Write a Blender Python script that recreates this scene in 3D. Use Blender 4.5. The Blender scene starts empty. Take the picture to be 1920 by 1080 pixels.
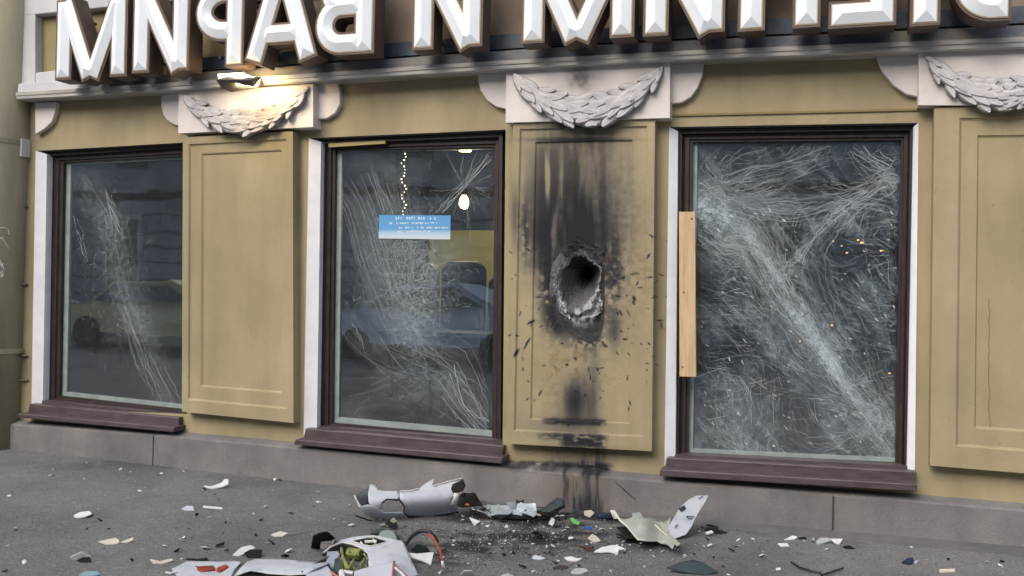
import bpy, math, random
import numpy as np
from mathutils import Vector, Matrix
from mathutils.geometry import delaunay_2d_cdt
random.seed(7)
# ------------------------------------------------------------------ camera, sky, sun, exposure
sc = bpy.context.scene
FP = 1700.0
def _rot(y, p, r):
    cy, sy, cp, sp, cr, sr = math.cos(y), math.sin(y), math.cos(p), math.sin(p), math.cos(r), math.sin(r)
    return (np.array([[cr, -sr, 0], [sr, cr, 0], [0, 0, 1]]) @ np.array([[1, 0, 0], [0, cp, -sp], [0, sp, cp]])
            @ np.array([[cy, 0, sy], [0, 1, 0], [-sy, 0, cy]]))
RC = _rot(.31571091, -.00185791, .02277231)
CAM = np.array([0, -5.75, 1.55])
cd = bpy.data.cameras.new('camera'); cam = bpy.data.objects.new('camera', cd); sc.collection.objects.link(cam)
cd.sensor_width = 36; cd.lens = FP / 1920 * 36; cd.clip_end = 500; cd.clip_start = .05
w2 = lambda v: Vector((v[0], v[2], -v[1]))
rx, dn, fw = w2(RC[0]), w2(RC[1]), w2(RC[2])
cam.matrix_world = Matrix(((rx.x, -dn.x, -fw.x, CAM[0]), (rx.y, -dn.y, -fw.y, CAM[1]), (rx.z, -dn.z, -fw.z, CAM[2]), (0, 0, 0, 1)))
sc.camera = cam
SUN_EL, SUN_AZ = math.radians(40), math.radians(200)      # azimuth clockwise from +Y
wd = bpy.data.worlds.new('World'); sc.world = wd; wd.use_nodes = True
nt = wd.node_tree; nt.nodes.clear()
sky = nt.nodes.new('ShaderNodeTexSky'); sky.sky_type = 'NISHITA'; sky.sun_disc = False
sky.sun_elevation = SUN_EL; sky.sun_rotation = SUN_AZ; sky.air_density = 1.3; sky.dust_density = 3.5
hs = nt.nodes.new('ShaderNodeHueSaturation'); hs.inputs['Saturation'].default_value = .7
bg = nt.nodes.new('ShaderNodeBackground'); bg.inputs[1].default_value = .15
wo = nt.nodes.new('ShaderNodeOutputWorld')
nt.links.new(sky.outputs[0], hs.inputs['Color']); nt.links.new(hs.outputs[0], bg.inputs[0]); nt.links.new(bg.outputs[0], wo.inputs[0])
sl = bpy.data.lights.new('sun', 'SUN'); sl.energy = .7; sl.angle = math.radians(40); sl.color = (1, .95, .88)
so = bpy.data.objects.new('sun', sl); sc.collection.objects.link(so)
sdir = Vector((math.sin(SUN_AZ) * math.cos(SUN_EL), math.cos(SUN_AZ) * math.cos(SUN_EL), math.sin(SUN_EL)))
so.rotation_euler = sdir.to_track_quat('Z', 'Y').to_euler(); so.location = (0, -8, 12)
sc.view_settings.view_transform = 'Standard'; sc.view_settings.look = 'None'
sc.view_settings.exposure = 0.72; sc.view_settings.gamma = 1

# ------------------------------------------------------------------ helpers: measuring from the photograph
def W(px, py, Y=0.):
    d = RC.T @ np.array([px - 960, py - 540, FP]); d = np.array([d[0], d[2], -d[1]])
    return Vector(CAM + (Y - CAM[1]) / d[1] * d)
def gz(x):
    return .15 + .05 * (1 - math.exp(-((x + 2.2) / 3.3) ** 2))
def Gp(px, py, h=0.):
    d = RC.T @ np.array([px - 960, py - 540, FP]); d = np.array([d[0], d[2], -d[1]])
    z = .17
    for _ in range(4):
        p = CAM + (z + h - CAM[2]) / d[2] * d; z = gz(p[0])
    return Vector(p)
def proj(P):
    v = np.asarray(P, float) - CAM
    v = np.stack([v[:, 0], -v[:, 2], v[:, 1]], 1) @ RC.T
    return 960 + FP * v[:, 0] / v[:, 2], 540 + FP * v[:, 1] / v[:, 2]
def _h(i, j, s):
    n = np.sin(i * 127.1 + j * 311.7 + s * 74.7) * 43758.5453
    return n - np.floor(n)
def vnoise(x, y, s=0):
    xi, yi = np.floor(x), np.floor(y); fx, fy = x - xi, y - yi
    fx = fx * fx * (3 - 2 * fx); fy = fy * fy * (3 - 2 * fy)
    return ((_h(xi, yi, s) * (1 - fx) + _h(xi + 1, yi, s) * fx) * (1 - fy) + (_h(xi, yi + 1, s) * (1 - fx) + _h(xi + 1, yi + 1, s) * fx) * fy)
def fbm(x, y, s=0, o=4):
    a, t, q = .5, 0, 0
    for k in range(o):
        t = t + a * vnoise(x * 2 ** k, y * 2 ** k, s + k); q += a; a *= .5
    return t / q
# ------------------------------------------------------------------ helpers: objects
WL = {}
def tag(o, label=None, cat=None, group=None, kind=None):
    if label: o['label'] = label
    if cat: o['category'] = cat
    if group: o['group'] = group
    if kind: o['kind'] = kind
    return o
def thing(name, loc, label, cat, group=None):
    o = bpy.data.objects.new(name, None); sc.collection.objects.link(o); o.location = loc; o.empty_display_size = .1
    WL[o] = Vector(loc); return tag(o, label, cat, group)
def mesh(name, V, F, mat, parent=None, smooth=False, origin=None, attrs=None, matidx=None):
    V = [Vector(v) for v in V]
    if parent is None and origin is None and V:
        lo = Vector((min(v.x for v in V), min(v.y for v in V), min(v.z for v in V))); hi = Vector((max(v.x for v in V), max(v.y for v in V), max(v.z for v in V)))
        origin = Vector(((lo.x + hi.x) / 2, (lo.y + hi.y) / 2, lo.z))
    origin = Vector(origin) if origin is not None else Vector((0, 0, 0))
    m = bpy.data.meshes.new(name); m.from_pydata([v - origin for v in V], [], F)
    for q in (mat if isinstance(mat, list) else [mat]): m.materials.append(q)
    if matidx: m.polygons.foreach_set('material_index', matidx)
    if smooth: m.polygons.foreach_set('use_smooth', [True] * len(F))
    for k, a in (attrs or {}).items():
        at = m.attributes.new(k, 'FLOAT', 'POINT'); at.data.foreach_set('value', np.asarray(a, dtype=np.float32))
    m.update()
    o = bpy.data.objects.new(name, m); sc.collection.objects.link(o)
    if parent is not None:
        o.parent = parent; o.location = origin - WL[parent]
    else: o.location = origin
    WL[o] = origin
    return o
class MB:
    def __init__(s): s.V, s.F, s.M, s.k = [], [], [], 0
    def add(s, V, F):
        b = len(s.V); s.V += [Vector(v) for v in V]; s.F += [tuple(b + i for i in f) for f in F]; s.M += [s.k] * len(F); return s
    def hexa(s, A, B):      # two quads, front and back
        n = len(A); F = [tuple(range(n)), tuple(range(2 * n - 1, n - 1, -1))]
        F += [(i, n + i, n + (i + 1) % n, (i + 1) % n) for i in range(n)]
        return s.add(list(A) + list(B), F)
    def box(s, x0, x1, y0, y1, z0, z1):
        return s.hexa([(x0, y0, z0), (x1, y0, z0), (x1, y0, z1), (x0, y0, z1)], [(x0, y1, z0), (x1, y1, z0), (x1, y1, z1), (x0, y1, z1)])
    def pq(s, q, Y0, Y1):   # photo-measured quad/polygon at depth Y0, pushed straight back to Y1
        A = [W(*p, Y0) for p in q]; return s.hexa(A, [Vector((a.x, Y1, a.z)) for a in A])
    def loft(s, rings, closed=True, caps=False):
        n = len(rings[0]); V = [v for r in rings for v in r]; F = []
        for k in range(len(rings) - 1):
            for i in range(n if closed else n - 1):
                j = (i + 1) % n; F.append((k * n + i, k * n + j, (k + 1) * n + j, (k + 1) * n + i))
        if caps: F += [tuple(range(n - 1, -1, -1)), tuple(range((len(rings) - 1) * n, len(rings) * n))]
        return s.add(V, F)
    def tube(s, P, r, n=10, caps=True):
        P = [Vector(p) for p in P]; R = []
        for i, p in enumerate(P):
            t = (P[min(i + 1, len(P) - 1)] - P[max(i - 1, 0)]).normalized()
            a = t.cross(Vector((0, 0, 1)) if abs(t.z) < .9 else Vector((1, 0, 0))).normalized(); b = t.cross(a)
            rr = r[i] if isinstance(r, (list, tuple)) else r
            R.append([p + (a * math.cos(2 * math.pi * k / n) + b * math.sin(2 * math.pi * k / n)) * rr for k in range(n)])
        return s.loft(R, caps=caps)
    def each(s, name, mat, parent=None, smooth=False, **k):
        par = list(range(len(s.V)))
        def fd(i):
            while par[i] != i: par[i] = par[par[i]]; i = par[i]
            return i
        for f in s.F:
            for q in f[1:]: par[fd(q)] = fd(f[0])
        gr = {}
        for f in s.F: gr.setdefault(fd(f[0]), []).append(f)
        out = []
        for fs in gr.values():
            ids = sorted({i for f in fs for i in f}); mp = {a: b for b, a in enumerate(ids)}
            out.append(mesh(name, [s.V[i] for i in ids], [tuple(mp[i] for i in f) for f in fs], mat, parent, smooth, **k))
        return out
    def build(s, name, mat, parent=None, smooth=False, **k):
        return mesh(name, s.V, s.F, mat, parent, smooth, matidx=s.M if isinstance(mat, list) else None, **k)
def bevel(o, w=.004, seg=2):
    m = o.modifiers.new('bevel', 'BEVEL'); m.width = w; m.segments = seg; m.limit_method = 'ANGLE'; m.angle_limit = math.radians(40); return o
# ------------------------------------------------------------------ helpers: materials
def mat(name, col, rough=.7, col2=None, scale=6., bump=.0, bscale=120., metal=0., spec=.4, soot=False, emit=None, estr=0, detail=6, stretch=None, contrast=(.35, .65), fine=0., alpha=None):
    m = bpy.data.materials.new(name); m.use_nodes = True; N = m.node_tree.nodes; L = m.node_tree.links
    b = N['Principled BSDF']; b.inputs['Roughness'].default_value = rough; b.inputs['Metallic'].default_value = metal
    b.inputs['Specular IOR Level'].default_value = spec; b.inputs['Base Color'].default_value = (*col, 1)
    tc = N.new('ShaderNodeTexCoord'); src = tc.outputs['Object']
    if stretch:
        mp = N.new('ShaderNodeMapping'); mp.inputs['Scale'].default_value = stretch; L.new(src, mp.inputs[0]); src = mp.outputs[0]
    cur = None
    if col2:
        n = N.new('ShaderNodeTexNoise'); n.inputs['Scale'].default_value = scale; n.inputs['Detail'].default_value = detail; n.inputs['Roughness'].default_value = .6
        L.new(src, n.inputs['Vector']); r = N.new('ShaderNodeValToRGB'); r.color_ramp.elements[0].position, r.color_ramp.elements[1].position = contrast
        r.color_ramp.elements[0].color = (*col, 1); r.color_ramp.elements[1].color = (*col2, 1); L.new(n.outputs[0], r.inputs[0]); cur = r.outputs[0]
    if fine:
        n = N.new('ShaderNodeTexNoise'); n.inputs['Scale'].default_value = 260; n.inputs['Detail'].default_value = 3; L.new(tc.outputs['Object'], n.inputs['Vector'])
        mr = N.new('ShaderNodeMapRange'); mr.inputs[1].default_value = .3; mr.inputs[2].default_value = .7; mr.inputs[3].default_value = 1 - fine; mr.inputs[4].default_value = 1 + fine; L.new(n.outputs[0], mr.inputs[0])
        mx = N.new('ShaderNodeMix'); mx.data_type = 'RGBA'; mx.blend_type = 'MULTIPLY'; mx.inputs[0].default_value = 1
        if cur: L.new(cur, mx.inputs[6])
        else: mx.inputs[6].default_value = (*col, 1)
        L.new(mr.outputs[0], mx.inputs[7]); cur = mx.outputs[2]
    if soot:
        for an, c, pw in (('stain', (.16, .095, .03), 1), ('soot', (.105, .10, .10), .75), ('soot', (.006, .006, .009), 1.9)):
            a = N.new('ShaderNodeAttribute'); a.attribute_name = an
            pwn = N.new('ShaderNodeMath'); pwn.operation = 'POWER'; pwn.use_clamp = True; pwn.inputs[1].default_value = pw; L.new(a.outputs['Fac'], pwn.inputs[0])
            mx = N.new('ShaderNodeMix'); mx.data_type = 'RGBA'; L.new(pwn.outputs[0], mx.inputs[0])
            if cur: L.new(cur, mx.inputs[6])
            else: mx.inputs[6].default_value = (*col, 1)
            mx.inputs[7].default_value = (*c, 1); cur = mx.outputs[2]
    if cur: L.new(cur, b.inputs['Base Color'])
    if bump:
        n = N.new('ShaderNodeTexNoise'); n.inputs['Scale'].default_value = bscale; n.inputs['Detail'].default_value = 5; L.new(src, n.inputs['Vector'])
        bp = N.new('ShaderNodeBump'); bp.inputs['Strength'].default_value = bump; bp.inputs['Distance'].default_value = .01; L.new(n.outputs[0], bp.inputs['Height']); L.new(bp.outputs[0], b.inputs['Normal'])
    if emit: b.inputs['Emission Color'].default_value = (*emit, 1); b.inputs['Emission Strength'].default_value = estr
    if alpha is not None: b.inputs['Alpha'].default_value = alpha
    return m
OCHRE = mat('ochre_render', (.315, .262, .158), .85, (.385, .318, .195), 1.6, .25, 160, soot=True, fine=.07)
def grime(m, zs=.35, lo=.80, hi=1.10):
    N = m.node_tree.nodes; L = m.node_tree.links; sk = None
    nz_ = [n for n in N if n.type == 'VALTORGB'][0]; tgt = [l.to_socket for l in nz_.outputs[0].links][0]
    tc = N.new('ShaderNodeTexCoord'); cur = nz_.outputs[0]
    for sc_, st_, a, b_, l0, h0 in ((1.1, (1, 1, zs), .35, .68, lo, hi), (4.5, (2.2, 2.2, .35), .4, .7, 1.03, .93), (30, (1, 1, 1), .68, .74, 1., .72)):
        mp = N.new('ShaderNodeMapping'); mp.inputs['Scale'].default_value = st_; L.new(tc.outputs['Object'], mp.inputs[0]); n = N.new('ShaderNodeTexNoise'); n.inputs['Scale'].default_value = sc_; n.inputs['Detail'].default_value = 7; L.new(mp.outputs[0], n.inputs['Vector'])
        r = N.new('ShaderNodeMapRange'); r.inputs[1].default_value = a; r.inputs[2].default_value = b_; r.inputs[3].default_value = l0; r.inputs[4].default_value = h0; L.new(n.outputs[0], r.inputs[0])
        x = N.new('ShaderNodeMix'); x.data_type = 'RGBA'; x.blend_type = 'MULTIPLY'; x.inputs[0].default_value = 1; L.new(cur, x.inputs[6]); L.new(r.outputs[0], x.inputs[7]); cur = x.outputs[2]
    L.new(cur, tgt)
grime(OCHRE, lo=.87)
OCHRE_D = mat('ochre_sign_panel', (.27, .215, .11), .85, (.31, .25, .13), 3, .2, 140, fine=.06)
BROWNP = mat('brown_sign_panel', (.17, .125, .095), .8, (.24, .18, .13), 5, .15, 90, fine=.05)
WHITE = mat('white_painted_stucco', (.72, .67, .64), .8, (.64, .59, .57), 5, .15, 90, soot=True, fine=.03)
LEAF = mat('grey_white_stucco_leaf', (.62, .60, .60), .75, (.46, .45, .47), 12, .3, 80, fine=.05, soot=True)  # on the leaves the soot mask holds painted groove shade and grime
CORN = mat('grey_cornice_paint', (.48, .455, .42), .7, (.26, .255, .26), 3.0, .12, 60, stretch=(1, 3, 9), fine=.05)
CORN_D = mat('dark_blue_grey_cornice', (.10, .11, .135), .7, (.24, .215, .18), 2.6, .1, 60, stretch=(1.3, 2, 3), contrast=(.45, .68))
FRAMEW = mat('white_sign_frame', (.55, .55, .56), .6, (.46, .46, .48), 4, .08, 60)
STEEL = mat('dark_steel_rail', (.035, .05, .07), .45, (.07, .085, .1), 9, metal=.2)
RIM = mat('brown_letter_can', (.085, .058, .048), .5, (.12, .085, .068), 7, fine=.05)
GOLD = mat('pale_gold_letter_edge', (.38, .3, .2), .4, metal=.4)
LFACE = mat('white_letter_acrylic', (.80, .84, .88), .28, (.72, .77, .82), 9, spec=.5, contrast=(.3, .8))
FRAME = mat('brown_window_frame', (.028, .019, .019), .38, (.05, .035, .033), 11, .08, 60, stretch=(3, 3, .7))
SILL = mat('purple_brown_sill_paint', (.062, .045, .049), .42, (.10, .076, .082), 7, .12, 50, stretch=(1, 4, 4), fine=.05)
BEAD = mat('pale_glazing_bead', (.30, .35, .34), .5, (.22, .26, .25), 9)
GRAN = mat('grey_granite', (.15, .146, .148), .85, (.245, .232, .225), 3.2, .3, 130, soot=True, fine=.28, contrast=(.3, .72))
ASPH = mat('worn_asphalt', (.132, .136, .142), .93, (.20, .193, .186), 1.7, .75, 210, soot=True, fine=.34, contrast=(.3, .7))
_n = ASPH.node_tree.nodes; _l = ASPH.node_tree.links; _b = _n['Principled BSDF']; _old = _b.inputs['Base Color'].links[0].from_socket
_v = _n.new('ShaderNodeTexVoronoi'); _v.inputs['Scale'].default_value = 125; _t = _n.new('ShaderNodeTexCoord'); _l.new(_t.outputs['Object'], _v.inputs['Vector'])
_s = _n.new('ShaderNodeSeparateColor'); _l.new(_v.outputs['Color'], _s.inputs[0]); _r = _n.new('ShaderNodeMapRange'); _r.inputs[3].default_value = .74; _r.inputs[4].default_value = 1.26; _l.new(_s.outputs[0], _r.inputs[0])
_m = _n.new('ShaderNodeMix'); _m.data_type = 'RGBA'; _m.blend_type = 'MULTIPLY'; _m.inputs[0].default_value = 1; _l.new(_old, _m.inputs[6]); _l.new(_r.outputs[0], _m.inputs[7]); _l.new(_m.outputs[2], _b.inputs['Base Color'])
KERB = mat('grey_footing_strip', (.1, .1, .1), .9, (.17, .16, .155), 4, .4, 120, fine=.25, contrast=(.3, .7))
PIPE = mat('ochre_pipe_paint', (.33, .30, .21), .6, (.26, .24, .17), 3, .08, 40, stretch=(2, 2, .6), fine=.04)
PIPE2 = mat('grey_green_pipe', (.15, .155, .13), .5, (.2, .2, .17), 5)
WOOD = mat('raw_pine', (.60, .45, .28), .7, (.44, .30, .165), 3.5, .25, 40, stretch=(14, 14, 1.1), contrast=(.35, .7), fine=.08)
SHELL = mat('pale_grey_shell', (.47, .495, .54), .45, (.30, .32, .36), 13, .1, 30, spec=.4, fine=.05, contrast=(.48, .85))
SHELLO = mat('olive_grey_shell', (.30, .31, .26), .6, (.40, .41, .38), 8, .2, 60, fine=.08)
CHIPW = mat('white_plastic_chip', (.72, .71, .69), .5, (.5, .5, .52), 9)
BLACK = mat('charred_black', (.010, .010, .012), .6, (.024, .021, .02), 20, .3, 60, spec=.08)
DGREY = mat('dark_teal_grey', (.03, .038, .042), .4, (.05, .06, .065), 12, spec=.2)
RUBBER = mat('black_rubber', (.012, .012, .014), .35)
RED = mat('red_plastic', (.30, .03, .018), .3)
ORANGE = mat('orange_wire', (.55, .16, .06), .4)
OLIVE = mat('olive_yellow_plastic', (.28, .29, .07), .45, (.10, .115, .04), 30)
CREAM = mat('cream_shard', (.58, .54, .47), .6, (.42, .37, .30), 15)
GREENP = mat('lime_green_plastic', (.15, .42, .13), .4)
BLUEP = mat('blue_plastic', (.03, .09, .32), .35)
GLASSD = mat('dark_glass_piece', (.03, .045, .05), .12, spec=.8)
def glass_mat(name, ior=2.75, tint=(.80, .87, .88), vs=34, hcol=(.50, .58, .62), base=.02, vk=.5):
    """window glass: clear + mirror reflection, with milky crushed zones (attribute haze) and a net of cell cracks (attribute net)"""
    m = bpy.data.materials.new(name); m.use_nodes = True; N = m.node_tree.nodes; L = m.node_tree.links; N.clear()
    def nd(t, **k):
        n = N.new(t)
        for a, v in k.items(): setattr(n, a, v)
        return n
    def mth(op, a, b_=None, cl=False):
        n = nd('ShaderNodeMath', operation=op, use_clamp=cl)
        for i_, v in enumerate((a, b_)):
            if v is None: continue
            if isinstance(v, (int, float)): n.inputs[i_].default_value = v
            else: L.new(v, n.inputs[i_])
        return n.outputs[0]
    tr = nd('ShaderNodeBsdfTransparent'); tr.inputs[0].default_value = (*tint, 1)
    gl = nd('ShaderNodeBsdfGlossy'); gl.inputs['Roughness'].default_value = .02; gl.inputs[0].default_value = (.86, .94, 1, 1)
    fr = nd('ShaderNodeFresnel'); fr.inputs[0].default_value = ior
    tc = nd('ShaderNodeTexCoord')
    nb = nd('ShaderNodeTexNoise'); nb.inputs['Scale'].default_value = 1.6; L.new(tc.outputs['Object'], nb.inputs['Vector'])
    bp = nd('ShaderNodeBump'); bp.inputs['Strength'].default_value = .12; bp.inputs['Distance'].default_value = .02; L.new(nb.outputs[0], bp.inputs['Height'])
    L.new(bp.outputs[0], gl.inputs['Normal'])
    m1 = nd('ShaderNodeMixShader'); L.new(fr.outputs[0], m1.inputs[0]); L.new(tr.outputs[0], m1.inputs[1]); L.new(gl.outputs[0], m1.inputs[2])
    di = nd('ShaderNodeBsdfDiffuse'); di.inputs[0].default_value = (*hcol, 1)
    ah = nd('ShaderNodeAttribute', attribute_name='haze'); an = nd('ShaderNodeAttribute', attribute_name='net')
    wn = nd('ShaderNodeTexNoise'); wn.inputs['Scale'].default_value = 9; L.new(tc.outputs['Object'], wn.inputs['Vector'])
    vm = nd('ShaderNodeVectorMath', operation='MULTIPLY_ADD'); L.new(wn.outputs['Color'], vm.inputs[0]); vm.inputs[1].default_value = (.10, .10, .10); L.new(tc.outputs['Object'], vm.inputs[2])
    tot = None
    for sc_, th_, kk in ((vs, .07, 1.), (vs * .42, .035, 1.1)):
        vo = nd('ShaderNodeTexVoronoi', feature='DISTANCE_TO_EDGE'); vo.inputs['Scale'].default_value = sc_; L.new(vm.outputs[0], vo.inputs['Vector'])
        mr = nd('ShaderNodeMapRange'); mr.inputs[1].default_value = 0; mr.inputs[2].default_value = th_; mr.inputs[3].default_value = kk; mr.inputs[4].default_value = 0; L.new(vo.outputs[0], mr.inputs[0])
        tot = mr.outputs[0] if tot is None else mth('MAXIMUM', tot, mr.outputs[0])
    net = mth('MULTIPLY', mth('MULTIPLY', tot, an.outputs['Fac']), vk)
    fn_ = nd('ShaderNodeTexNoise'); fn_.inputs['Scale'].default_value = 26; fn_.inputs['Detail'].default_value = 7; fn_.inputs['Roughness'].default_value = .7; L.new(vm.outputs[0], fn_.inputs['Vector'])
    fm = nd('ShaderNodeMapRange'); fm.inputs[1].default_value = .36; fm.inputs[2].default_value = .66; fm.inputs[3].default_value = .25; fm.inputs[4].default_value = 1.5; L.new(fn_.outputs[0], fm.inputs[0])
    hz = mth('MULTIPLY', ah.outputs['Fac'], fm.outputs[0])
    fac = mth('ADD', mth('ADD', hz, net), base, True)
    m2 = nd('ShaderNodeMixShader'); L.new(fac, m2.inputs[0]); L.new(m1.outputs[0], m2.inputs[1]); L.new(di.outputs[0], m2.inputs[2])
    o = nd('ShaderNodeOutputMaterial'); L.new(m2.outputs[0], o.inputs[0]); return m
GL1 = glass_mat('cracked_glass', vs=45, vk=.3)
GL2 = glass_mat('cracked_glass_net', vs=42, vk=.38)
GL3 = glass_mat('shattered_laminated_glass', vs=30, hcol=(.46, .55, .60), base=.03, vk=.22)
def crack_mat():
    m = bpy.data.materials.new('glass_crack'); m.use_nodes = True; N = m.node_tree.nodes; L = m.node_tree.links; N.clear()
    tr = N.new('ShaderNodeBsdfTransparent'); di = N.new('ShaderNodeBsdfPrincipled'); di.inputs['Base Color'].default_value = (.8, .86, .9, 1); di.inputs['Roughness'].default_value = .25
    tl = N.new('ShaderNodeBsdfTranslucent'); tl.inputs[0].default_value = (.85, .9, .92, 1); ms = N.new('ShaderNodeMixShader'); ms.inputs[0].default_value = .25
    L.new(di.outputs[0], ms.inputs[1]); L.new(tl.outputs[0], ms.inputs[2])
    a = N.new('ShaderNodeAttribute'); a.attribute_name = 'alpha'; mx = N.new('ShaderNodeMixShader')
    L.new(a.outputs['Fac'], mx.inputs[0]); L.new(tr.outputs[0], mx.inputs[1]); L.new(ms.outputs[0], mx.inputs[2])
    o = N.new('ShaderNodeOutputMaterial'); L.new(mx.outputs[0], o.inputs[0]); return m
CRACK = crack_mat()

# ------------------------------------------------------------------ soot map (blast stains fixed to the wall)
HOLE = [(1077, 449), (1060, 459), (1048, 474), (1038, 495), (1035, 512), (1031, 535), (1034, 560), (1038, 590), (1048, 606), (1066, 626), (1085, 637), (1105, 646), (1120, 641), (1129, 626), (1134, 602), (1135, 560), (1135, 520), (1134, 500), (1133, 478), (1124, 463), (1108, 458), (1095, 449), (1086, 444)]
_rs = random.Random(5); SPECK = []
for _ in range(95):
    a = _rs.uniform(-.6, math.pi + .6); r = 75 + 150 * _rs.random() ** .8
    x, y = 1090 + r * math.cos(a) * .78, 545 + r * math.sin(a) * 1.15
    if 955 < x < 1262 and y < 830: SPECK.append((x, y, _rs.uniform(1.3, 5.5) * _rs.uniform(.7, 1.3), _rs.uniform(.9, 2.1), math.atan2(y - 545, x - 1090) + _rs.gauss(0, .6), _rs.uniform(.35, .95)))
SPECK += [(968, 662, 9, 3, 2.1, 1), (996, 604, 8, 2.5, 2.7, 1), (990, 640, 8, 2, 2.2, 1), (985, 650, 7, 1.5, 2.2, .9), (1189, 560, 6, 3, 1.3, .9), (1216, 480, 6, 2, -1, .9), (1063, 684, 3, 2.5, 0, 1), (1240, 610, 7, 2, 1.4, .6), (1188, 568, 4, 2, 1, .9), (1172, 636, 5, 2, 0, .9)]
def G2(x, y, cx, cy, sx, sy): return np.exp(-((x - cx) / sx) ** 2 - ((y - cy) / sy) ** 2)
def ss(a, b, x): t = np.clip((x - a) / (b - a), 0, 1); return t * t * (3 - 2 * t)
def sootmap(P, specks=True):
    x, y = proj(P)
    st = fbm(x / 13., y / 110., 3); fn = fbm(x / 9., y / 9., 9); wd_ = fbm(x / 40., y / 40., 21)
    xc = 1083 + 8 * (wd_ - .5) * 2
    wdt = 50 + np.clip(480 - y, 0, 300) * .09 + 10 * (fbm(y / 30., y / 30. + 5, 55) - .5)
    v = np.interp(y, [205, 228, 262, 330, 385, 450, 520, 560], [0, .26, .42, .56, .98, 1.7, 1.2, 0])
    s = v * np.exp(-(np.abs(x - xc) / wdt) ** 1.9) * (.55 + .65 * ss(.28, .70, st)) * (.85 + .3 * fn)
    s += .75 * np.interp(y, [235, 300, 420, 500, 520], [0, .4, .9, .7, 0]) * np.exp(-((x - 1022) / 28) ** 2) * ss(.3, .6, st)
    s += .62 * G2(x, y, 984, 430, 10, 62) * ss(.25, .55, fn * .5 + st * .5)
    s += .35 * G2(x, y, 965, 400, 8, 60)
    s += .25 * G2(x, y, 1150, 400, 50, 110) * (.4 + fn)
    s += .62 * G2(x, y, 1150, 520, 18, 48) * ss(.3, .6, fn) + .5 * G2(x, y, 1152, 615, 12, 36)
    s += .75 * G2(x, y, 1030, 540, 20, 55) * ss(.25, .6, fn) + .8 * G2(x, y, 1045, 600, 18, 26)
    s += .95 * G2(x, y, 1084, 592, 44, 40) * ss(.25, .5, fn) + .7 * G2(x, y, 1105, 640, 24, 13) * ss(.3, .55, fn)
    s += .75 * G2(x, y, 1080, 752, 26, 36) * (.5 + st) + .33 * G2(x, y, 1110, 720, 16, 110) * (st + .3) + .25 * G2(x, y, 1060, 800, 80, 25)
    def band(yc, h, x0, x1, k): return .62 * k * (.55 + .9 * fn) * np.exp(-(np.abs(y - yc - (x - 1080) * .025) / h) ** 3) * ss(x0 - 12, x0 + 10, x) * (1 - ss(x1 - 6, x1 + 14, x)) * ss(.16, .5, fbm(x / 14., y / 5., 33))
    s += band(791, 6, 1022, 1130, 1.1) + band(819, 6, 1015, 1130, .9) + band(830, 9, 1055, 1130, 1.2)
    s += band(876, 9, 950, 1142, 1.25) + band(885, 9, 1090, 1135, .9)
    s += .8 * np.interp(y, [845, 870, 890, 960, 975], [.3, .6, .85, .6, .5]) * np.exp(-((x - 1085) / 50) ** 4) * ss(.46, .68, fbm(x / 7., y / 70., 41)) * (y > 838)
    s += .8 * G2(x, y, 1100, 965, 26, 40) * (y > 850) + .25 * G2(x, y, 1085, 855, 60, 22)
    s += .45 * G2(x, y, 1088, 146, 24, 26) * (.4 + fn)
    s += .55 * G2(x, y, 1085, 262, 85, 4) + .45 * G2(x, y, 1085, 236, 75, 4)
    s += .5 * G2(x, y, 1065, 980, 60, 14)
    if specks:
        for (cx, cy, a, b, th, k) in SPECK:
            dx, dy = x - cx, y - cy; u = dx * math.cos(th) + dy * math.sin(th); w = -dx * math.sin(th) + dy * math.cos(th)
            s += k * np.exp(-((u / a) ** 2 + (w / b) ** 2) ** 2)
    stn = .45 * G2(x, y, 1085, 925, 60, 60) * (y > 880) * (.3 + st) + .35 * G2(x, y, 1180, 500, 50, 120) * ss(.4, .7, fn) + .6 * G2(x, y, 1080, 690, 60, 90) * ss(.45, .7, fn) + .35 * G2(x, y, 1090, 850, 150, 14)
    stn += .5 * G2(x, y, 1240, 612, 5, 14)
    return np.clip(1 - np.exp(-3.1 * np.clip(s, 0, None) ** 1.3), 0, .975), np.clip(stn, 0, .8)
def gridsurf(name, c, nx, nz, matl, parent, yf=None, soot=True, drop=None, skirt=None, specks=True):
    """c: TL,TR,BR,BL world corners. yf(u,v,a,b)->y offset, u,v metres from left/top"""
    TL, TR, BR, BL = [np.array(q) for q in c]
    a, b = np.meshgrid(np.linspace(0, 1, nx + 1), np.linspace(0, 1, nz + 1)); a, b = a.ravel(), b.ravel()
    P = (TL[None] * (1 - a)[:, None] + TR[None] * a[:, None]) * (1 - b)[:, None] + (BL[None] * (1 - a)[:, None] + BR[None] * a[:, None]) * b[:, None]
    wv = np.linalg.norm(TR - TL); hv = np.linalg.norm(BL - TL)
    if yf is not None: P[:, 1] += yf(a * wv, b * hv, wv, hv)
    i, j = np.meshgrid(np.arange(nx), np.arange(nz)); i, j = i.ravel(), j.ravel(); n = nx + 1
    F = np.stack([j * n + i, (j + 1) * n + i, (j + 1) * n + i + 1, j * n + i + 1], 1)
    if drop is not None:
        cen = P[F].mean(1); F = F[~drop(cen)]
    at = {}
    if soot: s, t = sootmap(P, specks); at = {'soot': s, 'stain': t}
    V = P.tolist(); FF = [tuple(int(q) for q in f) for f in F]
    if skirt:
        edge = [k for k in range(n)] + [k * n + nx for k in range(1, nz + 1)] + [nz * n + k for k in range(nx - 1, -1, -1)] + [k * n for k in range(nz - 1, 0, -1)]
        b0 = len(V); V += [[P[e][0], P[e][1] + skirt, P[e][2]] for e in edge]; m = len(edge)
        FF += [(edge[k], edge[(k + 1) % m], b0 + (k + 1) % m, b0 + k) for k in range(m)]
        for kk in at: at[kk] = np.concatenate([at[kk], at[kk][edge]])
    return mesh(name, V, FF, matl, parent, attrs=at)

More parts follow.
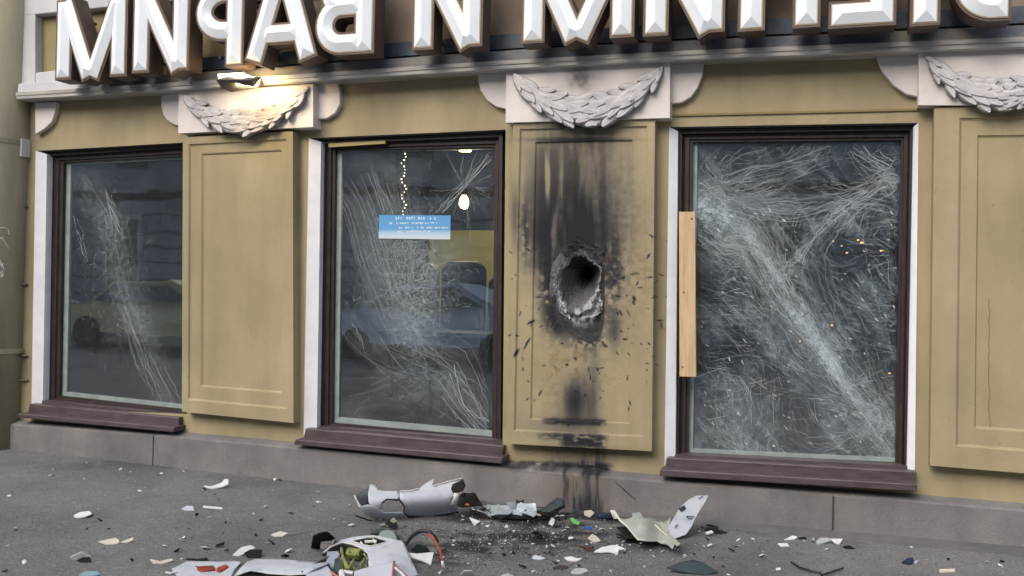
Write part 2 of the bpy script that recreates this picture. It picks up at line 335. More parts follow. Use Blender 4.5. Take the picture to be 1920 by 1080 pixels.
def inhole(c, grow=1.0, cx=1088, cy=545):
    x, y = proj(c); r = np.zeros(len(x), bool); P_ = [(cx + (a - cx) * grow, cy + (q - cy) * grow) for a, q in HOLE]; j = len(P_) - 1
    for i in range(len(P_)):
        (xi, yi), (xj, yj) = P_[i], P_[j]
        if yi != yj: r ^= ((yi > y) != (yj > y)) & (x < (xj - xi) * (y - yi) / (yj - yi) + xi)
        j = i
    return r
# ================================================================== THE SETTING: ground
def axis(lo, hi, f0, f1, fs, cs):
    out = []; t = lo
    while t < f0: out.append(t); t += min(cs, max(fs, (f0 - t) * .5))
    t = f0
    while t < f1: out.append(t); t += fs
    while t < hi: out.append(t); t += min(cs, max(fs, (t - f1) * .6 + fs))
    out.append(hi); return out
xs = axis(-70, 70, -6.5, 1.8, .03, 12); ys = axis(-80, 9, -2.5, .0, .022, 12)
X, Y = np.meshgrid(xs, ys); X, Y = X.ravel(), Y.ravel()
Z = .15 + .05 * (1 - np.exp(-((X + 2.2) / 3.3) ** 2)) + .006 * (fbm(X * 1.3, Y * 1.3, 2) - .5)
P = np.stack([X, Y, Z], 1)
near = (Y > -4.5)
gx, gy = np.full_like(X, -999.), np.full_like(X, -999.); gx[near], gy[near] = proj(P[near])
fn = fbm(X * 11, Y * 11, 4); fn2 = fbm(X * 4, Y * 4, 14)
S = 1.1 * G2(gx, gy, 960, 1012, 115, 18) * ss(.2, .55, fn) + .8 * G2(gx, gy, 830, 1040, 95, 28) * ss(.35, .65, fn) + 1.0 * G2(gx, gy, 1090, 968, 110, 13) * ss(.25, .5, fn)
S += .9 * G2(gx, gy, 985, 972, 110, 10) * ss(.2, .5, fn) + .8 * G2(gx, gy, 1150, 990, 90, 16) * ss(.35, .6, fn) + .5 * G2(gx, gy, 960, 1000, 260, 50) * ss(.42, .7, fn) + .5 * G2(gx, gy, 900, 970, 90, 12) * ss(.3, .6, fn)
S += .55 * G2(gx, gy, 1240, 1025, 70, 12) + .4 * G2(gx, gy, 1330, 985, 60, 8) + .3 * G2(gx, gy, 760, 1075, 160, 20)
S += .3 * ss(.5, .75, fn2) * ((Y > -.7) & (X > -7)) * ss(-.75, -.1, Y)
S += .35 * G2(gx, gy, 250, 872, 260, 9) * ss(.3, .6, fn)
T = .25 * G2(gx, gy, 960, 990, 200, 40) * fn
n = len(xs); I, J = np.meshgrid(np.arange(n - 1), np.arange(len(ys) - 1)); I, J = I.ravel(), J.ravel()
F = np.stack([J * n + I, J * n + I + 1, (J + 1) * n + I + 1, (J + 1) * n + I], 1)
grime(ASPH, 1, .82, 1.10)
g = mesh('pavement', P.tolist(), [tuple(int(q) for q in f) for f in F], ASPH, attrs={'soot': np.clip(S, 0, .93), 'stain': np.clip(T, 0, .6)}, smooth=True, origin=(0, 0, 0)); tag(g, kind='structure')
b = MB()
top = [(x, -.100 + 0, gz(x) + .013) for x in np.linspace(-1.1, 3.0, 30)]
rr = random.Random(3)
bot = [(x, -.235 - .02 * rr.random() - .03 * (x + 1.1) / 4, gz(x) + .009) for x in np.linspace(-1.1, 3.0, 30)]
b.loft([[Vector(t), Vector(q), Vector((q[0], q[1] - .003, q[2] - .03))] for t, q in zip(top, bot)], closed=False)
o = b.build('footing_strip', KERB, origin=(0, 0, 0)); tag(o, kind='structure')

# ================================================================== THE BUILDING
bld = thing('shop_building', (-2.5, .1, .15), 'ochre rendered shop front with white garlands, brown windows and a blast hole', 'building')
XL, XR, ZT = -9.0, 4.5, 5.2
# window openings in the wall plane, measured:  outer corners TL TR BR BL
OP = {1: [(68, 283), (350, 267), (350, 776), (60, 765)], 2: [(580, 259), (948, 243), (942, 870), (570, 815)], 3: [(1255, 238), (1722, 230), (1715, 905), (1246, 880)]}
o3 = {k: [W(*p, 0) for p in v] for k, v in OP.items()}
def quad(b, a, c, d, e): b.add([a, c, d, e], [(0, 1, 2, 3)])
b = MB()
V3 = lambda x, z: Vector((x, 0, z))
ZB = 0.0
def strip(TLx, TRx, BRx, BLx, z1t, z2t, z1b, z2b): b.add([V3(TLx, z1t), V3(TRx, z2t), V3(BRx, z1b), V3(BLx, z2b)], [(0, 3, 2, 1)])
def col(A, B, C, D):    # wall column between two openings, full height
    b.add([V3(A.x, ZT), V3(B.x, ZT), V3(B.x, B.z), V3(A.x, A.z)], [(0, 3, 2, 1)]); b.add([V3(A.x, A.z), V3(B.x, B.z), V3(C.x, C.z), V3(D.x, D.z)], [(0, 3, 2, 1)]); b.add([V3(D.x, D.z), V3(C.x, C.z), V3(C.x, ZB), V3(D.x, ZB)], [(0, 3, 2, 1)])
a1, a2, a3 = o3[1], o3[2], o3[3]
col(V3(XL, a1[0].z), a1[0], a1[3], V3(XL, a1[3].z)); col(a1[1], a2[0], a2[3], a1[2]); col(a3[1], V3(XR, a3[1].z), V3(XR, a3[2].z), a3[2])
for q in (a1, a2, a3):
    b.add([V3(q[0].x, ZT), V3(q[1].x, ZT), V3(q[1].x, q[1].z), V3(q[0].x, q[0].z)], [(0, 3, 2, 1)]); b.add([V3(q[3].x, q[3].z), V3(q[2].x, q[2].z), V3(q[2].x, ZB), V3(q[3].x, ZB)], [(0, 3, 2, 1)])
b.add([V3(a2[1].x, ZT), V3(a3[0].x, ZT), V3(a3[0].x, a3[0].z), V3(a2[1].x, a2[1].z)], [(0, 3, 2, 1)])
wall = b.build('wall', OCHRE, bld)
gridsurf('wall', [a2[1], a3[0], a3[3], a2[2]], 200, 400, OCHRE, bld, drop=lambda cc: inhole(cc, 1.0))
gridsurf('wall', [a2[2], a3[3], V3(a3[3].x, ZB), V3(a2[2].x, ZB)], 200, 60, OCHRE, bld)
b = MB(); b.box(XL, XR, 4.6, 4.7, 0, ZT); b.box(XL - .1, XL, 0, 4.7, 0, ZT); b.box(XR, XR + .1, 0, 4.7, 0, ZT); b.box(XL, XR, -.0, 4.7, ZT, ZT + .1)
b.build('rear_walls', mat('dark_interior_wall', (.045, .04, .036), .8, (.07, .062, .055), 2), bld)
# raised band round window 3
b = MB(); b.pq([(1258, 214), (1722, 203), (1722, 207), (1258, 218)], -.012, -.0); b.build('wall_lip', mat('ochre_lip', (.24, .185, .085), .85), bld)
# reveals
REV = {1: [(88, 289), (356, 271), (356, 776), (80, 765)], 2: [(602, 266), (946, 250), (942, 870), (594, 812)], 3: [(1271, 246), (1713, 238), (1700, 905), (1266, 880)]}
GLS = {1: [(118, 304), (346, 292), (345, 768), (110, 742)], 2: [(628, 282), (927, 275), (922, 820), (622, 793)], 3: [(1299, 266), (1690, 262), (1679, 868), (1290, 850)]}
LBL = {1: 'brown framed window with fine streaks of cracks, half hidden by a pilaster', 2: 'brown framed cracked window with a blue notice stuck on it', 3: 'brown framed window with pane fully shattered into a milky web'}
WREV = mat('white_reveal_paint', (.80, .80, .84), .6, (.70, .70, .74), 5, .1, 50)
wins = {}
def segd(x, y, pl):
    """distance to a polyline and position along it"""
    best = np.full_like(x, 1e9); tt = np.zeros_like(x); n_ = len(pl) - 1
    for i in range(n_):
        (x1, y1), (x2, y2) = pl[i], pl[i + 1]; dx, dy = x2 - x1, y2 - y1; t = np.clip(((x - x1) * dx + (y - y1) * dy) / (dx * dx + dy * dy), 0, 1)
        d = np.hypot(x - x1 - t * dx, y - y1 - t * dy); u = d < best; best = np.where(u, d, best); tt = np.where(u, (i + t) / n_, tt)
    return best, tt
def panegrid(k, q, fr):
    nx, nz = 110, 150; a, b_ = np.meshgrid(np.linspace(0, 1, nx + 1), np.linspace(0, 1, nz + 1)); a, b_ = a.ravel()[:, None], b_.ravel()[:, None]
    q = [np.array(v) for v in q]; P_ = (q[0] * (1 - a) + q[1] * a) * (1 - b_) + (q[3] * (1 - a) + q[2] * a) * b_
    x, y = proj(P_); u = (x * .64 + y * .77); v = (-x * .77 + y * .64)
    stk = fbm(u / 120., v / 13., 60 + k); bl = fbm(x / 60., y / 60., 70 + k); wig = 26 * (fbm(x / 45., y / 45., 81) - .5)
    if k == 3:
        d1, t1 = segd(x + wig, y + wig, [(1300, 392), (1350, 402), (1405, 440), (1450, 515), (1495, 590), (1548, 665), (1605, 750), (1678, 858)])
        d2, _ = segd(x + wig, y + wig, [(1692, 335), (1610, 368), (1530, 430), (1480, 512)]); d3, _ = segd(x + wig, y - wig, [(1300, 360), (1400, 385), (1480, 380)])
        h = .42 * np.exp(-(d1 / (17 - 7 * t1)) ** 2) * ss(.25, .6, stk) + .20 * np.exp(-(d1 / 50) ** 2) * (.3 + stk) + .26 * np.exp(-(d2 / 12) ** 2) * ss(.3, .6, stk) + .16 * np.exp(-(d3 / 30) ** 2)
        h += .20 * ss(.42, .72, stk) * ss(.3, .6, bl) + .10 * ss(600, 860, y) * (.4 + bl) + .10 * ss(.5, .75, bl) * ss(420, 520, y)
        net = ss(.42, .62, bl) * .6 + .7 * np.exp(-(d1 / 40) ** 2) + .5 * np.exp(-(d2 / 26) ** 2)
    elif k == 2:
        g1 = G2(x, y, 775, 540, 75, 130); h = .13 * g1 * (.4 + bl) + .10 * G2(x, y, 700, 420, 60, 140) * (.3 + stk) + .06 * G2(x, y, 850, 740, 80, 60) * (.3 + stk) + .05 * ss(.45, .7, bl)
        net = g1 * ss(.3, .55, bl + .1) + .35 * G2(x, y, 830, 700, 90, 70) * ss(.4, .6, bl) + .2 * G2(x, y, 870, 350, 40, 40)
    else:
        d1, _ = segd(x + wig * .5, y, [(150, 330), (205, 430), (235, 540), (275, 640), (330, 760)])
        h = .10 * np.exp(-(d1 / 30) ** 2) * (.3 + stk) + .03; net = .8 * np.exp(-(d1 / 24) ** 2) * ss(.35, .6, bl) * (y < 640)
    n_ = nx + 1; F = [(j * n_ + i, (j + 1) * n_ + i, (j + 1) * n_ + i + 1, j * n_ + i + 1) for j in range(nz) for i in range(nx)]
    return mesh('pane', P_.tolist(), F, {1: GL1, 2: GL2, 3: GL3}[k], fr, attrs={'haze': np.clip(h * {1: .8, 2: .8, 3: .62}[k], 0, 1), 'net': np.clip(net, 0, 1)})
for k in (1, 2, 3):
    A = [W(*p, 0) for p in OP[k]]; Bq = [W(*p, .10) for p in REV[k]]
    # frame as the window part
    I = [W(*p, .10) for p in GLS[k]]
    rings = []
    prof = [(0, .14), (0, .055), (.34, .055), (.38, .075), (.44, .068), (.5, .09), (.78, .09), (.82, .105), (1, .105), (1, .16)]
    for t, yy in prof: rings.append([Vector((p.x + (q.x - p.x) * t, yy, p.z + (q.z - p.z) * t)) for p, q in zip(Bq, I)])
    fb = MB(); fb.loft(rings); fr = fb.build('window', FRAME, bld); fr['label'] = LBL[k]; wins[k] = fr
    # reveal (white at the sides, ochre above)
    rb = MB(); e = .004
    side = [(0, 3)] + ([(1, 2)] if k == 3 else [])
    Tq = [W(*p, .022) for p in REV[k]]
    for s0, s1 in side:
        sg = 1 if s0 == 0 else -1
        rb.hexa([A[s0] + Vector((0, -.006, 0)), A[s1] + Vector((0, -.006, 0)), Tq[s1], Tq[s0]], [A[s0] + Vector((0, .02, 0)), A[s1] + Vector((0, .02, 0)), Tq[s1] + Vector((0, .1, 0)), Tq[s0] + Vector((0, .1, 0))])
        if True:
            o_ = -.022 * sg if k != 3 or s0 == 0 else .02; t_ = A[s0] + Vector((0, -.003, 0)); u_ = A[s1] + Vector((0, -.003, 0))
    rb.each('reveal', WREV, fr)
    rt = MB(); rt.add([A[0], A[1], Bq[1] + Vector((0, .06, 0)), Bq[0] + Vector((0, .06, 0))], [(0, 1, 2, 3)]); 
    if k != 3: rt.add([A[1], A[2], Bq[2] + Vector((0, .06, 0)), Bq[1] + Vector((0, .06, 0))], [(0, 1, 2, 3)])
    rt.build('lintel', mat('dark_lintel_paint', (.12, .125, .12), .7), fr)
    # glazing bead: pale strip left and bottom
    G = [W(*p, .155) for p in GLS[k]]
    lw = {1: (15, 6, 9), 2: (13, 4, 12), 3: (9, 3, 9)}[k]
    q = GLS[k]; bb = MB()
    bb.pq([(q[0][0] - 3, q[0][1]), (q[0][0] + lw[0], q[0][1]), (q[3][0] + lw[0], q[3][1]), (q[3][0] - 3, q[3][1])], .135, .16)
    bb.pq([(q[3][0] - 3, q[3][1] - lw[2]), (q[2][0] + 3, q[2][1] - lw[2]), (q[2][0] + 3, q[2][1] + 3), (q[3][0] - 3, q[3][1] + 3)], .133, .16)
    if k != 3: bb.pq([(q[0][0], q[0][1] - 1), (q[1][0], q[1][1] - 1), (q[1][0], q[1][1] + lw[1]), (q[0][0], q[0][1] + lw[1])], .137, .16)
    bb.each('glazing_bead', BEAD, fr)
    pb = MB(); pb.pq([(q[0][0] - 8, q[0][1] - 8), (q[1][0] + 6, q[1][1] - 8), (q[2][0] + 6, q[2][1] + 8), (q[3][0] - 8, q[3][1] + 8)], .150, .1501)
    pane = panegrid(k, pb.V[:4], fr)
# gold reflection at top of second frame, painted as a dull gold strip
b = MB(); b.pq([(616, 269), (722, 263), (722, 269), (616, 276)], .051, .07); b.build('reflection_strip', mat('painted_gold_reflection', (.42, .35, .16), .4), wins[2])
# sills
def sill(k, up, lo, dep=(-.045, -.14)):
    s = MB()
    s.pq(up, dep[0], .12); s.pq(lo, dep[1], .05)
    s_ = s.build('sill', SILL, wins[k]); bevel(s_, .006)
sill(1, [(55, 757), (335, 783), (335, 811), (52, 778)], [(34, 775), (327, 801), (325, 811), (32, 783)], (-.05, -.13))
sill(2, [(573, 803), (945, 836), (942, 861), (568, 825)], [(553, 824), (943, 858), (941, 870), (551, 834)])
sill(3, [(1250, 858), (1718, 884), (1716, 912), (1246, 884)], [(1238, 880), (1720, 908), (1720, 922), (1236, 893)])
for k, q in ((1, [(60, 749), (335, 777), (335, 789), (58, 762)]), (2, [(596, 800), (942, 826), (942, 842), (594, 812)]), (3, [(1266, 852), (1703, 874), (1700, 890), (1262, 866)])):
    s = MB(); s.pq(q, .02, .13); s.build('sill_board', SILL, wins[k])
# ---------------------------------------------------------------- plinth
ztop = lambda x: float(np.interp(x, [-6.2, -4.5, -3.5, -1.95, -.85, .65, 1.2], [.375, .39, .383, .37, .372, .385, .385]))
def plinth():
    xs_ = np.concatenate([np.arange(-6.2, -2.2, .05), np.arange(-2.2, -.6, .007), np.arange(-.6, XR, .05)]); zs = np.linspace(0, 1, 70)
    prof = [(0, -.0), (.0, -.0)]
    V = []; nz = len(zs)
    for x in xs_:
        zt = ztop(x)
        V.append((x, .02, zt + .035)); V.append((x, -.085, zt + .012))
        for t in zs: V.append((x, -.1 - .004 * t + .004 * math.sin(x * 1.7), zt - t * (zt - .05)))
    n_ = nz + 2; F = []
    for i in range(len(xs_) - 1):
        for j in range(n_ - 1): F.append((i * n_ + j, i * n_ + j + 1, (i + 1) * n_ + j + 1, (i + 1) * n_ + j))
    s, t = sootmap(np.array(V), False)
    dirt = .3 * ss(.4, .7, fbm(np.array(V)[:, 0] * 3, np.array(V)[:, 2] * 6, 8)) * 0
    o = mesh('plinth', V, F, GRAN, bld, attrs={'soot': np.clip(s + dirt, 0, .95), 'stain': t}); return o
pl = plinth()
grime(GRAN, .8, .82, 1.08)
b = MB()
for px_ in (285, 1562):
    p = W(px_, 940, -.105); b.box(p.x - .003, p.x + .003, -.1095, -.09, .1, ztop(p.x) + .004)
b.each('joint', mat('dark_joint', (.035, .033, .03), .95), pl)
# ---------------------------------------------------------------- pilasters
def relief(i1, i2):
    def f(u, v, w_, h_):
        def r(d, at, wid, dep): return dep * ss(at, at + wid, d)
        d1 = np.minimum(np.minimum(u - i1[0], w_ - i1[1] - u), np.minimum(v - i1[2], h_ - i1[3] - v))
        d2 = np.minimum(np.minimum(u - i2[0], w_ - i2[1] - u), np.minimum(v - i2[2], h_ - i2[3] - v))
        return r(d1, 0, .012, .014) + r(d2, 0, .008, .012) - r(d2, .008, .014, .0) + .0008 * (fbm(u * 8, v * 8, 5) - .5)
    return f
PF = -.09
PIL = [([(343, 258), (549, 246), (550, 793), (341, 772)], .02), ([(962, 229), (1228, 222), (1222, 846), (950, 832)], .0045), ([(1752, 202), (2080, 196), (2075, 900), (1744, 873)], .02)]
plab = ['clean ochre pilaster beside the left window', 'soot blackened pilaster with a blast hole', 'plain ochre pilaster at the right edge']
pil = []
for k, (q, res) in enumerate(PIL):
    c = [W(*p, PF) for p in q]; w_ = (c[1] - c[0]).length; h_ = (c[3] - c[0]).length
    f = relief((.045, .045, .045, .085), (.15, .14, .13, .165)) if k == 1 else relief((.05, .05, .05, .09), (.155, .1, .125, .2)) if k == 0 else relief((.13, .13, .06, .12), (.225, .2, .16, .23))
    res = res if k == 1 else .0075
    o = gridsurf('pilaster', c, int(w_ / res), int(h_ / res), OCHRE, bld, yf=f, soot=(k == 1), drop=(lambda cc: inhole(cc, .985)) if k == 1 else None, skirt=.095)
    o['label'] = plab[k]; pil.append(o)
# small hairline on the right pilaster
b = MB(); pp = [W(1855 + random.uniform(-2, 2) , y, PF + .022) for y in range(560, 860, 14)]
b.tube(pp, .0012, 4); b.build('hairline_crack', mat('hairline', (.19, .155, .09), .9), pil[2])
# crater
def crater():
    NA = 160; cx, cy = 1090, 540
    pts = HOLE[::-1]; L_ = [math.hypot(pts[i][0] - pts[i - 1][0], pts[i][1] - pts[i - 1][1]) for i in range(len(pts))]
    ang = [math.atan2(y - cy, x - cx) for x, y in pts]
    def rad(a):   # ray/outline intersection
        best = 60
        for i in range(len(pts)):
            (x1, y1), (x2, y2) = pts[i - 1], pts[i]; dx, dy = math.cos(a), math.sin(a); ex, ey = x2 - x1, y2 - y1
            den = dx * ey - dy * ex
            if abs(den) < 1e-9: continue
            t = ((x1 - cx) * ey - (y1 - cy) * ex) / den; s_ = ((x1 - cx) * dy - (y1 - cy) * dx) / den
            if t > 0 and -1e-6 <= s_ <= 1 + 1e-6: best = t
        return best
    inner = [(1072, 484), (1092, 478), (1106, 489), (1124, 500), (1128, 509), (1122, 535), (1116, 556), (1100, 570), (1082, 583), (1064, 577), (1052, 560), (1050, 530), (1056, 505)]
    def rin(a):
        cxx, cyy = 1090, 528; best = 30
        for i in range(len(inner)):
            (x1, y1), (x2, y2) = inner[i - 1], inner[i]; dx, dy = math.cos(a), math.sin(a); ex, ey = x2 - x1, y2 - y1; den = dx * ey - dy * ex
            if abs(den) < 1e-9: continue
            t = ((x1 - cxx) * ey - (y1 - cyy) * ex) / den; s_ = ((x1 - cxx) * dy - (y1 - cyy) * dx) / den
            if t > 0 and -1e-6 <= s_ <= 1 + 1e-6: best = t
        return best
    rings = []; colr = []
    base = PF + .026
    for ri in range(26):
        t = ri / 25.; row = []; cr = []
        for k in range(NA):
            a = 2 * math.pi * k / NA; R0 = rad(a) * 1.02; ri_ = rin(a)
            ox, oy = cx + R0 * math.cos(a), cy + R0 * math.sin(a); ix, iy = 1090 + ri_ * math.cos(a), 528 + ri_ * math.sin(a)
            nz_ = float(fbm(np.array([math.cos(a) * 4 + t * 9]), np.array([math.sin(a) * 4 + 7 + t * 5]), 3)[0]); nf = float(vnoise(np.array([k * .55]), np.array([t * 13]), 6)[0])
            low = max(0, math.sin(a)); up = max(0, -math.sin(a)); rgt = max(0, math.cos(a)); lft = max(0, -math.cos(a))
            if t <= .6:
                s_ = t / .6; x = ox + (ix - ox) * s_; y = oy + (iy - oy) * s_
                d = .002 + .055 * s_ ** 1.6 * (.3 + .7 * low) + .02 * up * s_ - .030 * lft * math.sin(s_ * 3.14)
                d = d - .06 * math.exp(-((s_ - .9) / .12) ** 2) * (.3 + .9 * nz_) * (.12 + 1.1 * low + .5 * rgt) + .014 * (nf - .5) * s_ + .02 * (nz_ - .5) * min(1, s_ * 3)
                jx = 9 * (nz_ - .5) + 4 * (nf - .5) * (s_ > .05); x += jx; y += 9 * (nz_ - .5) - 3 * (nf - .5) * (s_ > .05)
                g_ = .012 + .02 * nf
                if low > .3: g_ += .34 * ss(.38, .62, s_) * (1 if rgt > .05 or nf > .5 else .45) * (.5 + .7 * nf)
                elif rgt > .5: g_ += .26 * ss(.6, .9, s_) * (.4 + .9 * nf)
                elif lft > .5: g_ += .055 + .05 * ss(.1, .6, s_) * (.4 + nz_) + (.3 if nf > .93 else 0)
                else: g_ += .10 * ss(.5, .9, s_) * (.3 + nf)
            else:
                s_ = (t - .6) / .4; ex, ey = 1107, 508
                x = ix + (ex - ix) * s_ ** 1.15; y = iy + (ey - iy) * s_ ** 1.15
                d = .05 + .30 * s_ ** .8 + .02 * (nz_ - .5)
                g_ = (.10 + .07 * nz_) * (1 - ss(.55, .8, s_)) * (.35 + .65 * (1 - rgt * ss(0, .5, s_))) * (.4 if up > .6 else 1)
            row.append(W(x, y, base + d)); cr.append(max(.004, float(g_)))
        rings.append(row); colr += cr
    bb = MB(); bb.loft(rings); nV = len(bb.V)
    bb.add([W(1107, 508, base + .42)], []); 
    bb.F += [(nV - NA + k, nV - NA + (k + 1) % NA, nV) for k in range(NA)]; colr.append(.004)
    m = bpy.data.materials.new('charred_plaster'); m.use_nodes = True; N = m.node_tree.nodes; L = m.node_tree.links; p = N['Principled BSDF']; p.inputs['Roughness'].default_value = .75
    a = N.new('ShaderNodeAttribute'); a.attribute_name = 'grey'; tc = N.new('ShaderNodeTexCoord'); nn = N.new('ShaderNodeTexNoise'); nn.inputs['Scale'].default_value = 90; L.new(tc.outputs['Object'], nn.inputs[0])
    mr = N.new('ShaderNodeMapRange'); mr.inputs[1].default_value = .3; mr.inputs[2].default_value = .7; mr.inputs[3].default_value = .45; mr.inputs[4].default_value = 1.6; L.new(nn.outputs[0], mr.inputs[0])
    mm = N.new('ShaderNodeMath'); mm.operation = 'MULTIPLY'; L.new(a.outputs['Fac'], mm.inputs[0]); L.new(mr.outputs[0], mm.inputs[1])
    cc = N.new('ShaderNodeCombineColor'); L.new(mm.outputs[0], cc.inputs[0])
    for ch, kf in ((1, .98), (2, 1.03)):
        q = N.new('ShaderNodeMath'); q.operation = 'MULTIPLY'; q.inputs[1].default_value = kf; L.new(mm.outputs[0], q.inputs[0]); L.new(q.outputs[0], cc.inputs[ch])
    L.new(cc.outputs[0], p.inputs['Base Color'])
    bp = N.new('ShaderNodeBump'); bp.inputs['Strength'].default_value = .5; bp.inputs['Distance'].default_value = .01; L.new(nn.outputs[0], bp.inputs['Height']); L.new(bp.outputs[0], p.inputs['Normal'])
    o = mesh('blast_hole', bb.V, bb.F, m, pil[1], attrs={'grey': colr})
    # torn lips of plaster standing out of the rim
    tb = MB()
    for (x, y, dx, dy, w_) in ((1075, 452, 6, -9, 9), (1068, 462, -7, -8, 8), (1126, 478, 8, -14, 8), (1108, 486, -6, -14, 13), (1119, 494, -8, -12, 12), (1129, 508, 2, -16, 6), (1086, 462, -2, -12, 8), (1132, 470, 3, -14, 5), (1122, 560, 6, 22, 8), (1112, 585, -8, 12, 16), (1094, 592, -8, 8, 14), (1052, 578, 8, 10, 10), (1047, 585, 12, 8, 8), (1058, 590, 10, 9, 10)):
        a_ = W(x, y, base + .01); e_ = W(x + dx, y + dy, base - .045); s_ = W(x + w_, y + random.uniform(-2, 3), base + .012); m_ = W(x + dx * .5 + w_ * .6, y + dy * .6, base - .03); q_ = W(x + dx * .7 - 2, y + dy * .4, base - .035)
        tb.add([a_, q_, e_, m_, s_, (a_ + s_) / 2 + Vector((0, .02, 0))], [(0, 1, 2), (0, 2, 3), (0, 3, 4), (0, 4, 5), (1, 0, 5)])
    tb.each('torn_plaster', mat('torn_grey_plaster', (.13, .135, .14), .7, (.38, .39, .4), 45, .4, 90, contrast=(.4, .6)), o)
crater()
# ---------------------------------------------------------------- keystones, ears, garlands
def garland(P0, P1, sag, thick, Yb, parent, seed, leaves=64):
    rg = random.Random(seed); b = MB(); groove_shade = []
    def cl(t):
        x = P0[0] + (P1[0] - P0[0]) * t; y = P0[1] + (P1[1] - P0[1]) * t + sag * (1 - (2 * t - 1) ** 2) ** .85
        return x, y
    for row in (0, 4, 1, 3, 2):
        cnt = 11
        for i in range(cnt):
            t = (i + .5 * (row % 2) + rg.uniform(-.15, .15)) / cnt
            if not 0.02 < t < .99: continue
            x, y = cl(t); x2, y2 = cl(min(.999, t + .02)); tx, ty = x2 - x, y2 - y; l = math.hypot(tx, ty); tx /= l; ty /= l
            nx, ny = -ty, tx
            fat = thick * (.28 + .72 * math.sin(math.pi * t) ** .8)
            offc = (row - 2) / 2. * fat * .40
            px_, py_ = x + nx * offc, y + ny * offc
            dirn = 1 if t < .5 else -1
            ln = fat * rg.uniform(.32, .56) + 9; wd2 = fat * rg.uniform(.12, .21) + 4.2
            an = math.atan2(ty * dirn, tx * dirn) + dirn * (row - 2) * .22 + rg.uniform(-.28, .28)
            ca, sa = math.cos(an), math.sin(an)
            bulge = .05 * math.cos((row - 2) / 2.4) * (fat / thick) + .018
            shell = []; nseg = 7
            for s_ in range(nseg + 1):
                q = s_ / nseg; hw = wd2 * math.sin(math.pi * (q * .92 + .04)) ** .7; al = (q - .5) * 2 * ln
                # rises towards the free (rounded) tip
                h = bulge + .024 * q
                rowp = []
                for w_ in (-1, -.55, 0, .55, 1):
                    hh = h - .022 * w_ * w_ - (.006 if w_ == 0 else 0) - .010 * (q < .05)
                    rowp.append(W(px_ + ca * al - sa * w_ * hw, py_ + sa * al + ca * w_ * hw, Yb - hh))
                shell.append(rowp)
            b.loft(shell, closed=False)
            groove_shade += [.72 if (abs(w_) == 1 or si in (0,)) else (.30 if w_ == 0 else .12 * rg.random()) for si in range(nseg + 1) for w_ in (-1, -.55, 0, .55, 1)]  # shade and grime of the grooves painted dark on leaf borders and midribs
            bk = [[Vector((v.x, v.y + .025, v.z)) for v in (r[0], r[-1])] for r in shell]
            b.loft([[r[0], k_[0]] for r, k_ in zip(shell, bk)], closed=False); b.loft([[r[-1], k_[1]] for r, k_ in zip(shell, bk)], closed=False)
            b.add(shell[-1] + [bk[-1][0], bk[-1][1]], [(0, 1, 2, 3, 4, 6, 5)]); groove_shade += [.8] * (len(b.V) - len(groove_shade))
    # core behind the leaves
    cor = []
    for i in range(25):
        t = .02 + .96 * i / 24.; x, y = cl(t); fat = thick * (.2 + .8 * math.sin(math.pi * t) ** .8) * .42
        cor.append([W(x, y - fat, Yb + .001), W(x, y - fat * .6, Yb - .03), W(x, y, Yb - .04), W(x, y + fat * .6, Yb - .03), W(x, y + fat, Yb + .001)])
    b.loft(cor, closed=False); groove_shade += [1.2] * (len(b.V) - len(groove_shade))
    return b.build('garland', LEAF, parent, smooth=False, attrs={'soot': [.5 * v for v in groove_shade]})  # painted groove darkening goes in through the soot attribute, no blast soot here
YK = -.11
KS = [([(335, 172), (587, 157), (587, 238), (334, 250)], (343, 176), (577, 160), 62, 30), ([(949, 126), (1256, 112), (1256, 221), (948, 230)], (960, 134), (1244, 120), 80, 44), ([(1723, 96), (2040, 84), (2040, 198), (1722, 197)], (1738, 104), (2028, 92), 80, 46)]
klab = ['white garlanded block lit by the floodlight', 'white garlanded block with a soot smudge above the blast', 'white garlanded block cut by the right edge']
EARS = [([(65, 192), (105, 191), (103, 210), (97, 228), (84, 241), (66, 252)], 0),
        ([(302, 178), (337, 174), (337, 236), (325, 233), (312, 225), (305, 213), (302, 200)], 0), ([(585, 160), (632, 154), (637, 175), (637, 196), (628, 212), (612, 222), (585, 223)], 0),
        ([(895, 136), (951, 130), (951, 205), (930, 200), (913, 188), (901, 170), (896, 152)], 0), ([(1254, 118), (1319, 114), (1317, 140), (1308, 165), (1295, 182), (1278, 192), (1254, 195)], 0),
        ([(1644, 102), (1725, 98), (1725, 182), (1700, 177), (1675, 160), (1656, 137), (1647, 118)], 0)]
for pts, _ in EARS:
    b = MB(); b.pq(pts, -.045, 0); o = b.build('scroll_block', WHITE, bld); bevel(o, .006)
for (q, g0, g1, sg, th), lb in zip(KS, klab):
    c = [W(*p, YK) for p in q]
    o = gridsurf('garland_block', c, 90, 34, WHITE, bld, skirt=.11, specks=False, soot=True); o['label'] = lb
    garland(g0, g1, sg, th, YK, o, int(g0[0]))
# ---------------------------------------------------------------- cornice and sign fascia
def run(name, prof, mt, x0, x1, seg=40, parent=bld, wob=.0):
    b = MB(); rg = random.Random(9); rings = []
    for i in range(seg + 1):
        x = x0 + (x1 - x0) * i / seg; dz = zc(x); rings.append([Vector((x, y, z + dz + wob * rg.uniform(-1, 1))) for y, z in prof])
    b.loft(rings, closed=True, caps=True); return b.build(name, mt, parent)
zrow = lambda py, Y_: W(950, py, Y_).z
